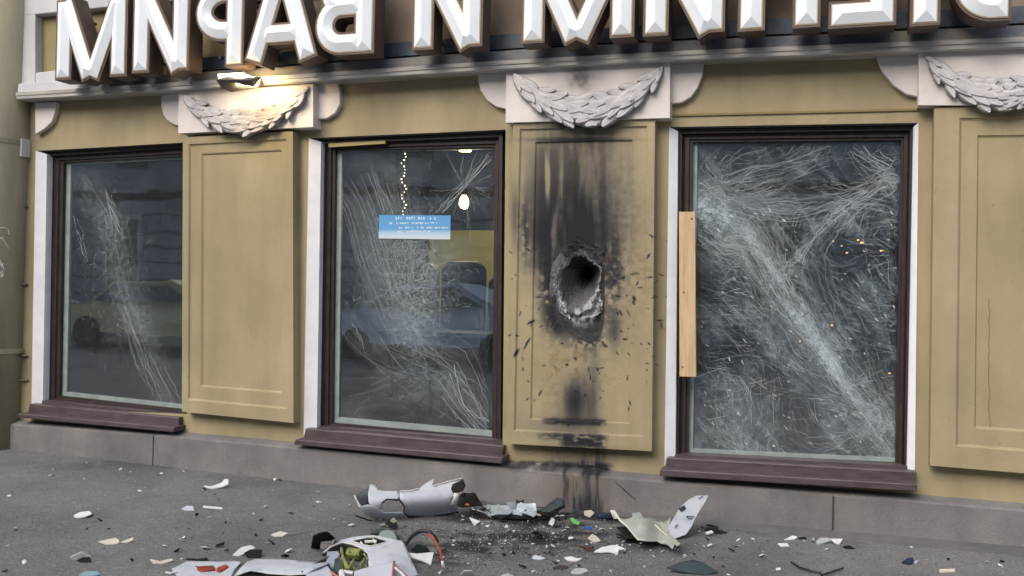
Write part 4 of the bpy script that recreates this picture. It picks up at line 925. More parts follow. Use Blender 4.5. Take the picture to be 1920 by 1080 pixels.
# dark column and string of lights in the middle window
b = MB(); b.pq([(762, 270), (790, 270), (790, 400), (768, 560), (752, 560)], .8, 1.0); o = b.build('column', mat('near_black_column', (.02, .02, .022), .6)); tag(o, 'dark column inside behind the string of lights', 'column')
sl_ = thing('string_lights', tuple(W(757, 400, .5)), 'string of tiny gold lights hanging in the middle window', 'string lights')
pts = [(757 + 3 * math.sin(y * .2) + rg.uniform(-2, 2), y) for y in range(288, 404, 6)]
b = MB(); b.tube([W(x, y, .5) for x, y in pts], .0015, 4); b.build('cord', RUBBER, sl_)
EM = mat('tiny_gold_light', (.9, .6, .3), .3, emit=(1, .75, .35), estr=5)
b = MB()
for x, y in pts: p = W(x, y, .495); r = rg.uniform(.0018, .0042); b.box(p.x - r, p.x + r, p.y - r, p.y + r, p.z - r, p.z + r)
b.build('bulbs', EM, sl_)
s3 = thing('string_lights', tuple(W(1600, 460, .9)), 'few warm tiny lights behind the upper right of the shattered window', 'string lights')
b = MB()
for x, y in ((1562, 452), (1578, 461), (1609, 450), (1616, 455), (1588, 474), (1652, 470), (1560, 610), (1500, 640), (1668, 700)): p = W(x, y, .9); r = rg.uniform(.005, .011); b.box(p.x - r, p.x + r, p.y - r, p.y + r, p.z - r * .6, p.z + r * .6)
b.build('bulbs', mat('dim_warm_light', (.9, .5, .2), .3, emit=(1, .45, .15), estr=1.6), s3)
# fir trees inside
FIR = mat('dark_fir_green', (.012, .035, .022), .7, (.035, .07, .045), 40)
def fir(name, px_, pyb, pyt, Y_, wpx, lab, seed):
    rg = random.Random(seed); a = W(px_, pyb, Y_); c = W(px_, pyt, Y_); R_ = abs(W(px_ + wpx, 500, Y_).x - a.x); H_ = c.z - a.z
    t = thing(name, tuple(a), lab, 'fir tree'); b = MB(); b.tube([a, Vector((a.x, a.y, c.z))], [.03, .008], 7); b.build('trunk', mat('fir_trunk', (.06, .04, .03), .8), t)
    b = MB()
    for _ in range(2600):
        f = rg.random() ** .7; z = a.z + .1 + (H_ - .1) * (1 - f); rad_ = R_ * f * rg.uniform(.25, 1) * (1 + .2 * math.sin(z * 40)); an = rg.uniform(0, 6.283); p = Vector((a.x + rad_ * math.cos(an), a.y + rad_ * math.sin(an) * .6, z - rad_ * .25))
        d = Vector((math.cos(an), math.sin(an) * .6, rg.uniform(-.5, .2))).normalized() * rg.uniform(.03, .07); s_ = d.cross(Vector((0, 0, 1))).normalized() * .006; b.add([p - s_, p + s_, p + d + s_ * .3, p + d - s_ * .3], [(0, 1, 2, 3)])
    b.build('branches', FIR, t)
    b = MB()
    for _ in range(16):
        f = rg.random() ** .6; an = rg.uniform(3.3, 6.1); p = Vector((a.x + R_ * f * math.cos(an), a.y + R_ * f * math.sin(an) * .6 - .02, a.z + H_ * (1 - f))); r = rg.uniform(.006, .012); b.tube([p - Vector((0, 0, r)), p - Vector((0, 0, r * .6)), p, p + Vector((0, 0, r * .6)), p + Vector((0, 0, r))], [r * .1, r * .8, r, r * .8, r * .1], 8)
    b.build('baubles', mat('gold_bauble', (.5, .3, .1), .25, metal=.7), t)
fir('fir_tree', 775, 760, 500, .75, 80, 'dark fir tree half seen behind the crushed centre of the middle window', 4)
fir('fir_tree', 1640, 860, 430, 1.0, 80, 'tall dark fir tree inside at the right of the shattered window', 5)
fir('fir_tree', 1350, 880, 520, 1.1, 70, 'smaller dark fir tree inside low at the left of the shattered window', 6)
# bright scraps caught in shattered glass
def blob(name, px_, py_, r, matl, lab, cat, Y_=.35, seed=1, group=None):
    rg = random.Random(seed); n_ = 9; c = W(px_, py_, Y_); b = MB(); ring = [c + Vector((r * rg.uniform(.5, 1.2) * math.cos(a), rg.uniform(-.01, .01), r * rg.uniform(.5, 1.1) * math.sin(a))) for a in np.linspace(0, 6.28, n_, endpoint=False)]
    b.hexa(ring, [v + Vector((0, .012, 0)) for v in ring]); b.add([c + Vector((0, -.02, 0))] + ring, [(0, i + 1, (i + 1) % n_ + 1) for i in range(n_)])
    o = b.build(name, matl); tag(o, lab, cat, group); return o
blob('paper_scrap', 1352, 578, .055, CREAM, 'cream paper scrap hanging behind the shattered glass next to the plank', 'paper scrap', .22, 2)
blob('paper_scrap', 1655, 692, .055, mat('tan_scrap', (.45, .38, .25), .6), 'tan paper scrap behind the shattered glass near the right frame', 'paper scrap', .3, 3)
blob('red_cloth', 1700, 345, .16, mat('dull_red_cloth', (.2, .03, .035), .8), 'dull red cloth behind the top right of the shattered window', 'cloth', .8, 4)
blob('yellow_pennant', 1560, 585, .13, mat('yellow_pennant', (.3, .28, .08), .7), 'dull yellow pennant behind the middle of the shattered window', 'pennant', 1.1, 7)
# crumpled film on the display ledge
b = MB(); rg = random.Random(8); n_ = 22; rows = []
for i in range(n_ + 1):
    t = i / n_; y = 770 - 22 * math.sin(t * math.pi) * (1 - t) + 4 * math.sin(t * 14); th = 4 + 15 * math.sin(math.pi * t) ** .7
    c = W(679 + 122 * t, 755 + 14 * math.sin(math.pi * t) - 16 * t ** 2 + 4 * math.sin(t * 12), .42)
    rows.append([c + Vector((0, .0, th * .0036)), c + Vector((0, -.04, th * .001)), c + Vector((0, -.06 + .02 * rg.random(), -th * .0022)), c + Vector((0, 0, -th * .0036))])
b.loft(rows, closed=False); o = b.build('plastic_film', mat('pale_plastic_film', (.33, .35, .36), .35), smooth=True); tag(o, 'curled strip of pale plastic film at the bottom of the middle window', 'plastic film')

# ================================================================== ACROSS THE STREET (seen mirrored in the panes)
ob = thing('street_building', (-8, -19, .15), 'grey masonry building across the street mirrored in the shop windows', 'building')
ST = mat('grey_masonry', (.20, .22, .25), .85, (.42, .43, .45), .6, .2, 12)
PALEST = mat('pale_stone_frame', (.5, .5, .48), .8)
b = MB(); b.box(-42, 26, -25, -19, .1, 9.8); b.box(-42.2, 26.2, -19.35, -19, 9.6, 10.0); b.box(-42, 26, -19.15, -19, 4.3, 4.6)
for z in np.arange(.7, 4.2, .5): b.box(-42, 26, -18.97, -18.9, z, z + .42)
b.build('wall', ST, ob)
for k in range(19):
    x = -40 + k * 3.5
    b = MB(); b.box(x, x + 1.3, -18.96 + .09, -18.84, 1.1, 3.5); o = b.build('window', GLASSD, ob)
    b = MB(); b.box(x - .12, x, -18.9, -18.8, 1, 3.6); b.box(x + 1.3, x + 1.42, -18.9, -18.8, 1, 3.6); b.box(x - .12, x + 1.42, -18.9, -18.79, 3.6, 3.8); b.box(x + .6, x + .68, -18.84, -18.8, 1.1, 3.5); b.build('frame', PALEST, o)
    for z in (5.4,):
        b = MB(); b.box(x, x + 1.3, -19.0, -18.95, z, z + 2.1); b.build('window', GLASSD, ob)
def car(x, y, colr, lab):
    t = thing('parked_car', (x, y, .17), lab, 'car', 'cars parked across the street'); m = mat('car_paint', colr, .25, spec=.6); prof = [(-2.15, .35), (-2.2, .62), (-2.05, .86), (-1.3, .95), (-.75, 1.38), (.55, 1.44), (1.35, 1.02), (2.1, .92), (2.2, .6), (2.12, .35)]
    b = MB(); R = []
    for w_, s_ in ((-.82, .93), (-.86, 1), (.86, 1), (.82, .93)): R.append([Vector((x + px_ * (1 if pz < 1 else .98), y + w_ * (1 if pz < 1 else .8), .17 + .3 + (pz - .3) * s_)) for px_, pz in prof])
    b.loft(R, caps=True); bevel(b.build('body', m, t), .05, 3)
    for s_ in (-1, 1):
        g_ = [(-1.1, .98), (-.7, 1.30), (.48, 1.36), (1.1, 1.02)]; b = MB(); A = [Vector((x + a_, y + s_ * (.86 if c_ < 1.1 else .74), .17 + c_)) for a_, c_ in g_]; b.hexa(A, [v + Vector((0, s_ * .03, 0)) for v in A]); b.build('side_window', GLASSD, t)
        for wx in (-1.35, 1.35): b = MB(); b.tube([(x + wx, y + s_ * .68, .17 + .32), (x + wx, y + s_ * .89, .17 + .32)], .32, 20); b.build('wheel', RUBBER, t)
    return t
car(-12.3, -9.3, (.75, .7, .4), 'pale yellow car mirrored in the left window'); car(-6.4, -9.5, (.6, .72, .9), 'pale blue car mirrored in the middle window'); car(-17.6, -9.4, (.5, .52, .55), 'grey car behind the pale yellow one, mirrored at the left')

# ================================================================== DEBRIS
def pip(x, y, P_):
    r = False; j = len(P_) - 1
    for i in range(len(P_)):
        (xi, yi), (xj, yj) = P_[i], P_[j]
        if (yi > y) != (yj > y) and x < (xj - xi) * (y - yi) / (yj - yi) + xi: r = not r
        j = i
    return r
def sheet(name, poly, yf, mt, parent=None, th=.006, step=6, hole=None, smooth=True):
    """torn sheet: outline measured on the photo, given its own depth, curvature and thickness"""
    pts = [Vector(p) for p in poly]; edges = [(i, (i + 1) % len(poly)) for i in range(len(poly))]
    if hole: n0 = len(pts); pts += [Vector(p) for p in hole]; edges += [(n0 + i, n0 + (i + 1) % len(hole)) for i in range(len(hole))]
    xs_ = [p[0] for p in poly]; ys_ = [p[1] for p in poly]; rg = random.Random(len(poly))
    y = min(ys_) + step / 2
    while y < max(ys_):
        x = min(xs_) + step / 2
        while x < max(xs_):
            q = (x + rg.uniform(-1, 1), y + rg.uniform(-1, 1))
            if pip(*q, poly) and not (hole and pip(*q, hole)): pts.append(Vector(q))
            x += step
        y += step
    r = delaunay_2d_cdt(pts, edges, [], 0, 1e-5); V = r[0]; F = [f for f in r[2] if pip(sum(V[i].x for i in f) / len(f), sum(V[i].y for i in f) / len(f), poly) and not (hole and pip(sum(V[i].x for i in f) / len(f), sum(V[i].y for i in f) / len(f), hole))]
    P_ = [W(v.x, v.y, yf(v.x, v.y)) for v in V]
    o = mesh(name, P_, [tuple(reversed(f)) for f in F], mt, parent, smooth=smooth)
    m = o.modifiers.new('thickness', 'SOLIDIFY'); m.thickness = th; m.offset = -1; return o
Gy = lambda px_, py_: Gp(px_, py_).y
TORN = mat('torn_shell_edge', (.62, .6, .56), .7)
# --- A: long curved shell against the wall
A = thing('shell_fragment', tuple(Gp(770, 975)), 'long curved pale grey shell with a torn hole, near the wall under the middle window', 'wreckage piece')
yb = Gy(770, 972)
def fA(x, y):
    bl = np.interp(x, [665, 700, 760, 860], [982, 976, 970, 962]); t = (bl - y) / 70.; base_ = np.interp(x, [665, 870], [Gy(680, 978), Gy(860, 962)])
    return base_ - .12 * math.sin(min(1, max(0, t)) * math.pi) + .10 * max(0, t) ** 2
sheet('shell', [(694, 908), (690, 925), (691, 940), (697, 952), (712, 957), (718, 952), (716, 944), (722, 938), (735, 935), (747, 936), (749, 925), (744, 920), (720, 920), (708, 918), (703, 908)], fA, SHELL, A)
sheet('shell', [(749, 922), (768, 921), (785, 917), (795, 908), (815, 896), (810, 911), (840, 904), (866, 898), (868, 905), (860, 921), (848, 934), (843, 948), (858, 950), (858, 961), (830, 966), (800, 969), (768, 969), (759, 963), (760, 950), (756, 942), (750, 937)], fA, SHELL, A)
sheet('shell', [(665, 930), (672, 945), (683, 962), (702, 974), (720, 976), (740, 972), (760, 970), (757, 962), (742, 962), (722, 962), (716, 960), (702, 950), (690, 946), (678, 950)], lambda x, y: fA(x, y) - .02, SHELL, A)
sheet('inner_face', [(666, 929), (700, 908), (694, 925), (692, 945), (678, 950), (672, 942)], lambda x, y: fA(x, y) + .05, DGREY, A)
sheet('inner_face', [(848, 908), (866, 900), (868, 897), (873, 910), (868, 920), (850, 924), (846, 916)], lambda x, y: fA(x, y) - .012, BLACK, A)
sheet('torn_flap', [(851, 924), (861, 926), (857, 949), (845, 948), (850, 936)], lambda x, y: fA(x, y) - .02, TORN, A)
b = MB()
for pts in ([(748, 936), (758, 950), (757, 962), (766, 970), (800, 971), (860, 960)], [(667, 967), (690, 975), (704, 977)], [(716, 943), (726, 936), (746, 938), (748, 934)]): b.tube([W(x, y, fA(x, y) - .012) for x, y in pts], .0045, 6)
b.each('torn_edge', BLACK, A)
b = MB()
for pts in ([(665, 929), (674, 950), (686, 965), (704, 976)], [(750, 921), (770, 920), (785, 916)], [(812, 911), (840, 903), (866, 897)]): b.tube([W(x, y, fA(x, y) - .012) for x, y in pts], .004, 6)
b.each('bright_edge', TORN, A)
# --- burnt cap next to it
def heap(name, pts, h, mt, lab, cat, seed=0, group=None, ridge=.5):
    """low crumpled lump: ground outline measured on the photo"""
    rg = random.Random(seed); base_ = [Gp(x, y) for x, y in pts]; c = sum(base_, Vector()) / len(base_); R = [base_]
    for f, hh in ((.82, .6), (.5, 1.), (.2, .85)): R.append([c + (p - c) * f * rg.uniform(.8, 1.15) + Vector((0, 0, h * hh * rg.uniform(.5, 1.15))) for p in base_])
    b = MB(); b.loft(R); b.add(R[-1], [tuple(range(len(pts)))]); o = b.build(name, mt); tag(o, lab, cat, group); return o
heap('burnt_scrap', [(848, 948), (866, 952), (905, 948), (898, 941), (880, 938), (860, 938)], .07, BLACK, 'black burnt scrap with an orange bit, between the long shell and the wall', 'scrap', 3)
b = MB(); b.tube([Gp(873, 946, .07), Gp(878, 946, .09)], .006, 6); o = b.build('orange_bit', ORANGE); tag(o, 'tiny orange bit on the black burnt scrap', 'scrap')
# --- pile below the stain
pile = thing('crushed_casing', tuple(Gp(1000, 968)), 'dark crushed casing with silver plates, right under the sooty wall', 'wreckage piece')
def spl2(P_): return P_
def plate(px_, py_, w_, d_, h_, rz, tilt, mt, parent, name, th=.006, roll=0):
    c = Gp(px_, py_, h_); M = Matrix.Rotation(rz, 3, 'Z') @ Matrix.Rotation(tilt, 3, 'X') @ Matrix.Rotation(roll, 3, 'Y'); rg = random.Random(int(px_ * 7 + py_)); ring = []
    for a in ((-.5, -.5), (.0, -.55), (.5, -.45), (.55, 0), (.45, .5), (0, .45), (-.5, .5), (-.45, 0)): ring.append(Vector((a[0] * w_ * rg.uniform(.8, 1.1), a[1] * d_ * rg.uniform(.8, 1.1), rg.uniform(-.006, .006))))
    b = MB(); b.hexa([c + M @ v for v in ring], [c + M @ (v + Vector((0, 0, th))) for v in ring]); return b.build(name, mt, parent)
sheet('dark_panel', [(1000, 962), (1018, 952), (1032, 942), (1046, 932), (1056, 936), (1057, 946), (1040, 955), (1020, 967), (1004, 972)], lambda x, y: Gy(1010, 972) + (972 - y) * .003, DGREY, pile, .03)
ALU = mat('crumpled_silver', (.3, .35, .38), .35, (.5, .55, .58), 30, metal=.4)
for a in ((935, 958, .14, .1, .05, .3, .4), (950, 962, .18, .07, .03, -.1, .6), (925, 952, .12, .05, .06, .8, .2), (985, 955, .12, .1, .05, .1, .8), (995, 962, .10, .05, .05, -.6, .5), (962, 950, .08, .06, .06, 1, .9)): plate(*a, ALU, pile, 'silver_plate')
plate(935, 964, .2, .03, .02, -.15, .3, mat('dusky_strip', (.3, .24, .24), .6), pile, 'strip'); plate(1000, 964, .12, .012, .03, -.5, 0, CREAM, pile, 'strip'); plate(965, 968, .2, .1, .02, .2, .1, BLACK, pile, 'burnt_plate'); plate(1015, 966, .2, .1, .02, 0, .3, BLACK, pile, 'burnt_plate'); plate(975, 950, .05, .08, .06, .3, 1, BLACK, pile, 'burnt_plate')
rgp = random.Random(90)
for _ in range(26):
    x = rgp.uniform(880, 1062); plate(x, np.interp(x, [880, 1062], [952, 968]) + rgp.uniform(-3, 14), rgp.uniform(.03, .11), rgp.uniform(.02, .06), rgp.uniform(.01, .045), rgp.uniform(0, 3), rgp.uniform(-.9, .9), rgp.choice([BLACK, BLACK, DGREY, ALU, CHIPW, BLACK]), pile, 'scrap', .004, rgp.uniform(-.5, .5))
for k in range(6):
    x, y = rgp.uniform(890, 1040), rgp.uniform(950, 972); b = MB(); b.tube(spl2([Gp(x + 11 * i + rgp.uniform(-4, 4), y + rgp.uniform(-6, 6), rgp.uniform(.01, .07)) for i in range(4)]), .0028, 5); b.build('loose_wire', RUBBER, pile)
# --- C: right fragment with upright fin
C = thing('tail_fragment', tuple(Gp(1240, 1010)), 'torn olive grey panel with an upright pale fin, right of the sooty patch', 'wreckage piece')
yc0 = Gy(1250, 1018)
def fC(x, y): q = Gp(x, y, .05 + .05 * max(0, (1000 - y) / 40) + .02 * math.sin(x * .09)); return min(q.y, -.12) 
sheet('panel', [(1158, 968), (1185, 970), (1200, 972), (1222, 971), (1245, 978), (1252, 974), (1258, 969), (1256, 985), (1252, 998), (1262, 1006), (1276, 1019), (1270, 1023), (1264, 1020), (1260, 1028), (1250, 1020), (1240, 1018), (1232, 1014), (1215, 1014), (1197, 1012), (1180, 992), (1168, 982)], fC, SHELLO, C, .006)
sheet('broken_skin', [(1183, 962), (1200, 960), (1206, 968), (1222, 985), (1212, 992), (1195, 985), (1186, 974)], lambda x, y: fC(x, y) + .03, mat('scuffed_skin', (.34, .37, .37), .5, (.24, .27, .26), 25), C)
b = MB(); b.tube([W(x, y, fC(x, y) - .012) for x, y in [(1152, 960), (1162, 975), (1176, 987), (1190, 1004), (1197, 1012)]], .006, 6); b.tube([W(x, y, fC(x, y) - .012) for x, y in [(1228, 984), (1240, 996), (1250, 1004)]], .004, 6); b.each('bright_edge', TORN, C)
yf0 = Gy(1270, 1012)
sheet('fin', [(1253, 990), (1262, 973), (1276, 950), (1292, 936), (1306, 929), (1328, 929), (1320, 945), (1310, 960), (1302, 975), (1296, 988), (1286, 1002), (1270, 1008), (1262, 1010), (1254, 1003)], lambda x, y: Gy(x, 1014) + .02 + (1010 - y) * .0022 + .0006 * (x - 1290), SHELL, C, .008, smooth=False)
b = MB(); fy = lambda x, y: Gy(x, 1014) + .012 + (1010 - y) * .0022 + .0006 * (x - 1290)
b.tube([W(x, y, fy(x, y)) for x, y in [(1275, 956), (1280, 953), (1283, 951)]], .012, 8)
for pts in ([(1287, 968), (1302, 969)], [(1287, 968), (1292, 973), (1298, 972)], [(1265, 989), (1271, 983)], [(1310, 935), (1318, 930)]): b.tube([W(x, y, fy(x, y) - .002) for x, y in pts], .0025, 5)
b.each('scuff', DGREY, C)
sheet('dark_tube', [(1121, 965), (1147, 960), (1153, 966), (1148, 973), (1124, 974), (1120, 970)], lambda x, y: Gy(1135, 976) + .02, mat('blue_black_tube', (.02, .03, .06), .3), C, .03)
sheet('torn_flap', [(1144, 957), (1152, 957), (1160, 968), (1158, 973), (1150, 973)], lambda x, y: Gy(1150, 978), TORN, C, .01)
for a in ((1195, 1008, .22, .14, .02, .3, -.1), (1180, 996, .12, .1, .02, .6, .1)): plate(*a, BLACK, C, 'burnt_plate')
# --- B: fuselage section in the foreground
B = thing('fuselage_section', tuple(Gp(700, 1078)), 'open pale grey fuselage section with olive innards and wires in the foreground', 'wreckage piece')
fB = lambda x, y: Gy(x, 1094) + (1094 - y) * .0042
sheet('side_skin', [(688, 1036), (700, 1030), (722, 1022), (745, 1014), (752, 1012), (760, 1022), (765, 1036), (772, 1052), (782, 1072), (792, 1092), (700, 1096), (692, 1070), (692, 1050)], lambda x, y: fB(x, y) + .0016 * abs(x - 725) * (x > 725) - .07 * math.sin(max(0, min(1, (1094 - y) / 80)) * 3.14), SHELL, B, .006)
sheet('hatch_frame', [(612, 1029), (640, 1012), (665, 1006), (698, 1003), (726, 1008), (750, 1013), (728, 1022), (704, 1029), (690, 1037), (668, 1024), (640, 1018)], lambda x, y: fB(x, y) + .05, SHELL, B, .006, step=5, hole=[(661, 1014), (690, 1008), (705, 1008), (726, 1014), (712, 1019), (694, 1023), (680, 1020)])
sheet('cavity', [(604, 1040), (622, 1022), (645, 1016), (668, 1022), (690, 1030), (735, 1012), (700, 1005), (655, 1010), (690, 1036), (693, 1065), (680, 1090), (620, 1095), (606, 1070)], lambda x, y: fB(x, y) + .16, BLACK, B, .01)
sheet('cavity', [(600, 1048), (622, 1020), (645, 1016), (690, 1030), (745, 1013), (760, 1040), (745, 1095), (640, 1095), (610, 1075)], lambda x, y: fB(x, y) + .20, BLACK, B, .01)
b = MB(); b.tube([W(x, y, fB(x, y) + .04) for x, y in [(607, 1036), (622, 1024), (642, 1017), (662, 1021), (684, 1030), (691, 1040), (693, 1062)]], .0045, 6); b.tube([W(x, y, fB(x, y) + .045) for x, y in [(658, 1014), (690, 1007), (708, 1007), (728, 1014), (712, 1020), (694, 1024), (680, 1021), (658, 1014)]], .003, 6)
b.each('bright_rim', TORN, B)
b = MB()
rg = random.Random(4)
def cyl(b, x0, y0, x1, y1, r, dy): b.tube([W(x0, y0, fB(x0, y0) + dy), W(x1, y1, fB(x1, y1) + dy)], r, 9)
cyl(b, 652, 1036, 676, 1040, .028, .08); cyl(b, 642, 1048, 652, 1070, .014, .05); cyl(b, 654, 1066, 664, 1048, .005, .04); cyl(b, 675, 1062, 684, 1048, .007, .05); cyl(b, 640, 1028, 644, 1056, .008, .07); cyl(b, 682, 1038, 690, 1050, .005, .03)
for _ in range(7):
    x, y = rg.uniform(645, 688), rg.uniform(1032, 1066); cyl(b, x, y, x + rg.uniform(-9, 9), y + rg.uniform(-8, 10), .0035, rg.uniform(.04, .09))
b.each('innards', OLIVE, B)
b = MB(); cyl(b, 684, 1016, 706, 1015, .008, .07); cyl(b, 676, 1016, 680, 1020, .004, .06); cyl(b, 700, 1011, 704, 1019, .004, .06); b.each('connector', TORN, B)
sheet('inner_box', [(613, 1034), (634, 1033), (637, 1038), (633, 1048), (627, 1062), (612, 1056)], lambda x, y: fB(x, y) + .03, mat('blue_grey_box', (.28, .32, .4), .4), B, .03)
sheet('rotor_disc', [(628, 1048), (636, 1045), (642, 1052), (644, 1066), (640, 1074), (630, 1070), (626, 1060)], lambda x, y: fB(x, y) + .02, DGREY, B, .02)
sheet('front_plate', [(664, 1071), (690, 1063), (738, 1053), (741, 1066), (738, 1098), (664, 1100)], lambda x, y: fB(x, y) - .07, SHELL, B, .006)
b = MB(); b.tube([W(x, y, fB(x, y) - .08) for x, y in [(739, 1053), (738, 1068), (736, 1092)]], .006, 6); b.tube([W(x, y, fB(x, y) - .09) for x, y in [(740, 1062), (752, 1070), (770, 1088)]], .004, 6); b.each('red_edge', mat('dull_red_edge', (.28, .06, .05), .5), B)
b = MB(); b.tube([W(x, y, fB(x, y) - .088) for x, y in [(741, 1065), (752, 1074), (768, 1092)]], .006, 6); b.tube([W(x, y, fB(x, y) - .05) for x, y in [(645, 1072), (662, 1075)]], .01, 6); b.tube([W(x, y, fB(x, y) - .05) for x, y in [(640, 1072), (643, 1085)]], .014, 6); b.each('white_strut', CHIPW, B)
b = MB(); b.tube([W(x, y, fB(x, y) - .03) for x, y in [(620, 1072), (628, 1078), (640, 1088)]], .004, 6); b.build('orange_wire', ORANGE, B)
sheet('dome', [(708, 1006), (714, 996), (726, 993), (738, 996), (745, 1008), (742, 1014), (725, 1009)], lambda x, y: fB(x, y) + .09, mat('grey_green_dome', (.20, .24, .23), .5), B, .02)
sheet('dark_collar', [(694, 1000), (704, 992), (728, 989), (746, 997), (762, 1018), (752, 1013), (744, 1003), (730, 996), (712, 997)], lambda x, y: fB(x, y) + .10, DGREY, B, .02)
b = MB(); cab = spl([(762, 1020), (772, 1006), (788, 996), (804, 997), (816, 1008), (820, 1018)], 6); b.tube([W(x, y, fB(770, 1045) + .02) for x, y in cab], .010, 9); b.build('cable', RUBBER, B, smooth=True)
b = MB(); cab = spl([(803, 1001), (812, 1008), (819, 1020), (826, 1036), (829, 1052), (830, 1066)], 6); b.tube([W(x, y, fB(770, 1045) - .0) for x, y in cab], .0055, 8); b.build('cable', mat('red_orange_cable', (.42, .09, .04), .4), B, smooth=True)
b = MB(); b.tube([W(x, y, fB(770, 1050) - .0) for x, y in [(829, 1052), (832, 1064), (824, 1074), (821, 1086)]], .007, 8); b.build('cable', CHIPW, B, smooth=True)
# left shell, front panel
Hd = thing('hood_panel', tuple(Gp(520, 1078)), 'smooth pale grey curved panel with a black underside, left of the fuselage section', 'wreckage piece')
fH = lambda x, y: Gy(x, 1094) + (1094 - y) * .0055
sheet('skin', [(440, 1080), (450, 1066), (463, 1053), (478, 1048), (510, 1047), (560, 1051), (600, 1053), (618, 1056), (596, 1064), (575, 1076), (545, 1078), (500, 1075), (470, 1070)], lambda x, y: fH(x, y) + .0 - .05 * math.sin(max(0, min(1, (1080 - y) / 32)) * 3.14), SHELL, Hd, .006)
sheet('underside', [(440, 1082), (470, 1071), (500, 1076), (545, 1079), (575, 1077), (572, 1098), (440, 1100)], lambda x, y: fH(x, y) + .0, BLACK, Hd, .01)
b = MB(); b.tube([W(x, y, fH(x, y) - .02) for x, y in [(440, 1080), (470, 1070), (500, 1075), (545, 1078), (575, 1076)]], .004, 6); b.each('bright_edge', TORN, Hd)
sheet('side_flap', [(572, 1082), (580, 1068), (598, 1060), (612, 1058), (622, 1072), (628, 1098), (565, 1100)], lambda x, y: fH(x, y) - .02, SHELL, Hd, .006)
b = MB(); b.tube([W(x, y, fH(x, y) - .025) for x, y in [(566, 1074), (578, 1064), (600, 1055), (612, 1048), (617, 1044)]], .007, 7); b.build('dark_rim', RUBBER, Hd)
Tl = thing('tail_light_fragment', tuple(Gp(385, 1075)), 'white torn lamp housing with red and orange lens at the bottom left', 'wreckage piece')
fT = lambda x, y: Gy(x, 1092) + (1092 - y) * .006
sheet('housing', [(322, 1066), (336, 1060), (350, 1052), (372, 1052), (410, 1053), (440, 1051), (452, 1054), (440, 1068), (432, 1082), (400, 1094), (338, 1094), (330, 1078)], fT, SHELL, Tl)
sheet('lens', [(369, 1062), (400, 1060), (404, 1068), (378, 1071), (370, 1067)], lambda x, y: fT(x, y) - .015, mat('dark_red_lens', (.22, .025, .015), .2), Tl, .01); sheet('lens', [(407, 1064), (424, 1058), (428, 1062), (412, 1072), (406, 1070)], lambda x, y: fT(x, y) - .015, RED, Tl, .01)
sheet('burnt_rim', [(345, 1051), (352, 1046), (370, 1048), (388, 1045), (391, 1051), (370, 1053)], lambda x, y: fT(x, y) + .03, BLACK, Tl, .01)
b = MB(); b.tube([W(x, y, fT(x, y) - .01) for x, y in [(311, 1073), (320, 1075), (332, 1072)]], .005, 6); b.build('bracket', CHIPW, Tl)
# --- medium single pieces: name, outline on photo, lift, material, label, category
def flat(name, pts, mt, lab, cat='shard', lift=.012, h=.0, th=.005, group=None, tilt=0, seed=0):
    """piece lying on the ground, far edge lifted a little"""
    ys_ = [p[1] for p in pts]; y0, y1 = min(ys_), max(ys_); cx = sum(p[0] for p in pts) / len(pts); xr_ = max(abs(p[0] - cx) for p in pts)
    A = [Gp(x, y, .003 + h + lift * (y1 - y) / max(1, y1 - y0) + tilt * (x - cx) / xr_ * .5 + abs(tilt) * .5) for x, y in pts]
    c = sum(A, Vector()) / len(A) + Vector((0, 0, .006)); b = MB(); n_ = len(A); Bk = [v - Vector((0, 0, th)) for v in A]
    b.add(A + Bk, [tuple(range(n_ - 1, -1, -1)), tuple(range(n_, 2 * n_))] + [(i, n_ + i, n_ + (i + 1) % n_, (i + 1) % n_) for i in range(n_)])
    o = b.build(name, mt); tag(o, lab, cat, group); return o
flat('shard', [(138, 966), (150, 960), (168, 958), (172, 963), (158, 969), (142, 971)], CHIPW, 'pale bluish shard with a dark tip at the upper left of the pavement', lift=.03)
flat('shard', [(152, 972), (173, 963), (176, 967), (168, 971)], BLACK, 'black underside piece touching the pale bluish shard', lift=.0, th=.003)
flat('shard', [(184, 1015), (216, 1008), (224, 1013), (222, 1018), (200, 1021)], CREAM, 'long cream splinter left of centre on the pavement', lift=.03); flat('shard', [(222, 1017), (250, 1007), (249, 1012), (235, 1018)], CREAM, 'thin cream splinter at the tip of the long one', lift=.025)
flat('shard', [(131, 1044), (152, 1034), (170, 1042), (155, 1043), (140, 1050)], CHIPW, 'white folded plastic piece with black underside at the bottom left', lift=.05); flat('shard', [(142, 1049), (153, 1043), (169, 1045), (172, 1054), (150, 1054)], BLACK, 'black flap under the white folded plastic piece', lift=.0)
flat('shard', [(148, 1077), (160, 1071), (182, 1071), (188, 1076), (175, 1079), (155, 1080)], mat('pale_teal_plastic', (.2, .32, .36), .3), 'pale teal curved sliver at the bottom left edge')
flat('shard', [(382, 910), (395, 912), (415, 905), (421, 898), (428, 898), (428, 907), (418, 912), (400, 916), (388, 914)], CHIPW, 'white hooked piece close to the plinth below the left pilaster', lift=.05)
flat('shard', [(381, 948), (416, 951), (417, 954), (380, 951)], CHIPW, 'thin white stick on the open pavement', lift=.01); flat('shard', [(340, 954), (350, 948), (362, 949), (364, 956), (350, 957)], SHELL, 'small grey blue chip with a dark base beside the white stick', lift=.02)
flat('shard', [(508, 1002), (525, 996), (540, 999), (530, 1005), (515, 1006)], CREAM, 'pale leaf shaped piece at the end of a grey rod', lift=.02); b = MB(); b.tube([Gp(538, 1003, .01), Gp(584, 994, .02)], .004, 6); tag(b.build('rod', mat('grey_rod', (.2, .2, .2), .5)), 'thin grey rod sticking out of the pale leaf shaped piece', 'rod')
flat('shard', [(281, 1048), (300, 1052), (322, 1047), (325, 1050), (305, 1057), (288, 1056)], CREAM, 'cream boat shaped sliver above the lamp housing')
